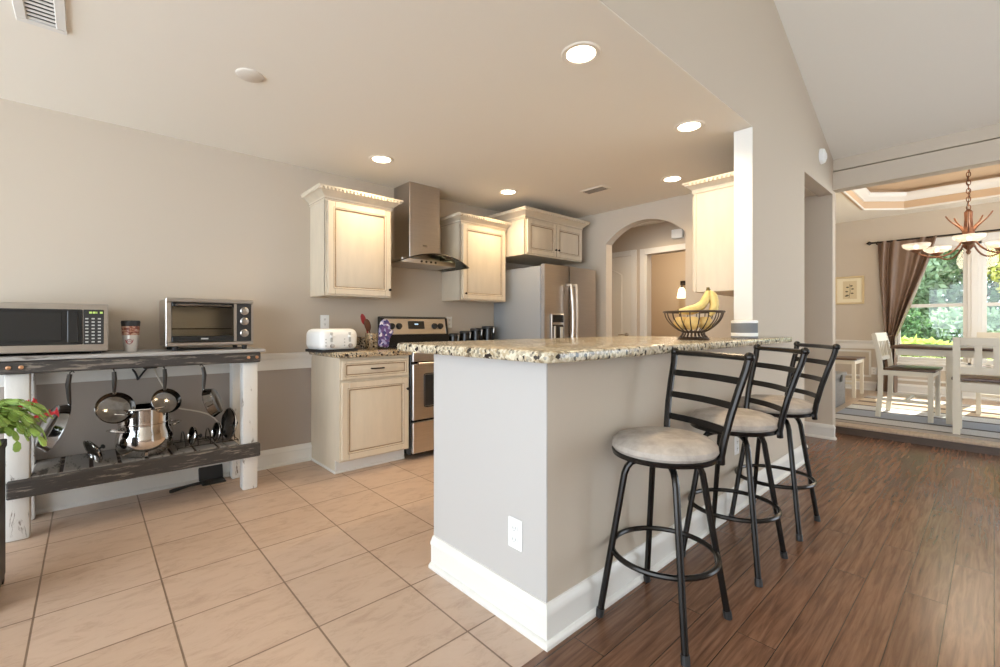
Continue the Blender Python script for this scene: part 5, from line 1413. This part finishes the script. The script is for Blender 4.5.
shrub('lime green low shrub outside, right of the arching one', (12.0, 0.35, -0.15), 0.55, 0.34, 2400, 0.14, 'leaf_lime', G)
shrub('golden green low shrub outside the right window', (12.4, -0.55, -0.15), 0.7, 0.42, 2600, 0.13, 'leaf_gold', G)
shrub('deep green shrub outside behind the lime shrubs, leftmost', (15.5, 1.9, -0.15), 1.0, 0.95, 4000, 0.14, 'leaf_dark', G)
shrub('blue grey shrub outside behind the window mullion', (15.8, 0.5, -0.15), 1.0, 0.9, 4000, 0.15, 'leaf_grey', G)
shrub('deep green shrub outside the right window, behind the spiky plant', (16.2, -1.0, -0.15), 1.2, 1.0, 4200, 0.14, 'leaf_dark', G)
tree('blue green leafy tree outside at the left window', (19.0, 2.6, -0.15), 2.6, 2.0, 2.0, 6500, 0.20, 'leaf_grey')
tree('deep green tree outside behind the window mullion', (20.5, 0.4, -0.15), 2.8, 2.2, 2.2, 7000, 0.20, 'leaf_dark')
tree('golden leaved tree outside at the right window', (18.5, -1.3, -0.15), 3.3, 1.6, 1.7, 6500, 0.17, 'leaf_gold')
tree('mid green tall tree outside, above the left window', (23.0, 2.0, -0.15), 5.0, 3.0, 2.8, 6000, 0.26, 'leaf_mid')
tree('mid green tall tree outside, far right', (24.0, -3.2, -0.15), 4.6, 3.2, 3.2, 6000, 0.26, 'leaf_mid')
t = thing('spiky_garden_plant', 'pale spiky fan plant outside the right window', 'plant', (13.6, -0.42, -0.15), 0, None)
for k in range(26):
    a = rg.uniform(0, 2 * PI); el = rg.uniform(0.5, 1.4); L = rg.uniform(0.9, 1.5); c = Vector((13.6, -0.42, -0.1)); b = MB()
    d = Vector((math.cos(a) * math.cos(el), math.sin(a) * math.cos(el), math.sin(el))); s_ = d.cross(Vector((0, 0, 1))).normalized() * 0.035
    p1 = c + d * L * .55; p2 = c + d * L - Vector((0, 0, 0.12 * L)); up = s_.cross(d).normalized() * 0.008
    A_ = [b.v(c - s_ * .4), b.v(p1 - s_), b.v(p2), b.v(p1 + s_), b.v(c + s_ * .4)]; B_ = [b.v(v_.co - up) for v_ in A_]
    b.f(A_); b.f(list(reversed(B_)))
    for q_ in range(5): b.f([A_[q_], B_[q_], B_[(q_ + 1) % 5], A_[(q_ + 1) % 5]])
    b.build('blade', M['leaf_grey'], t)
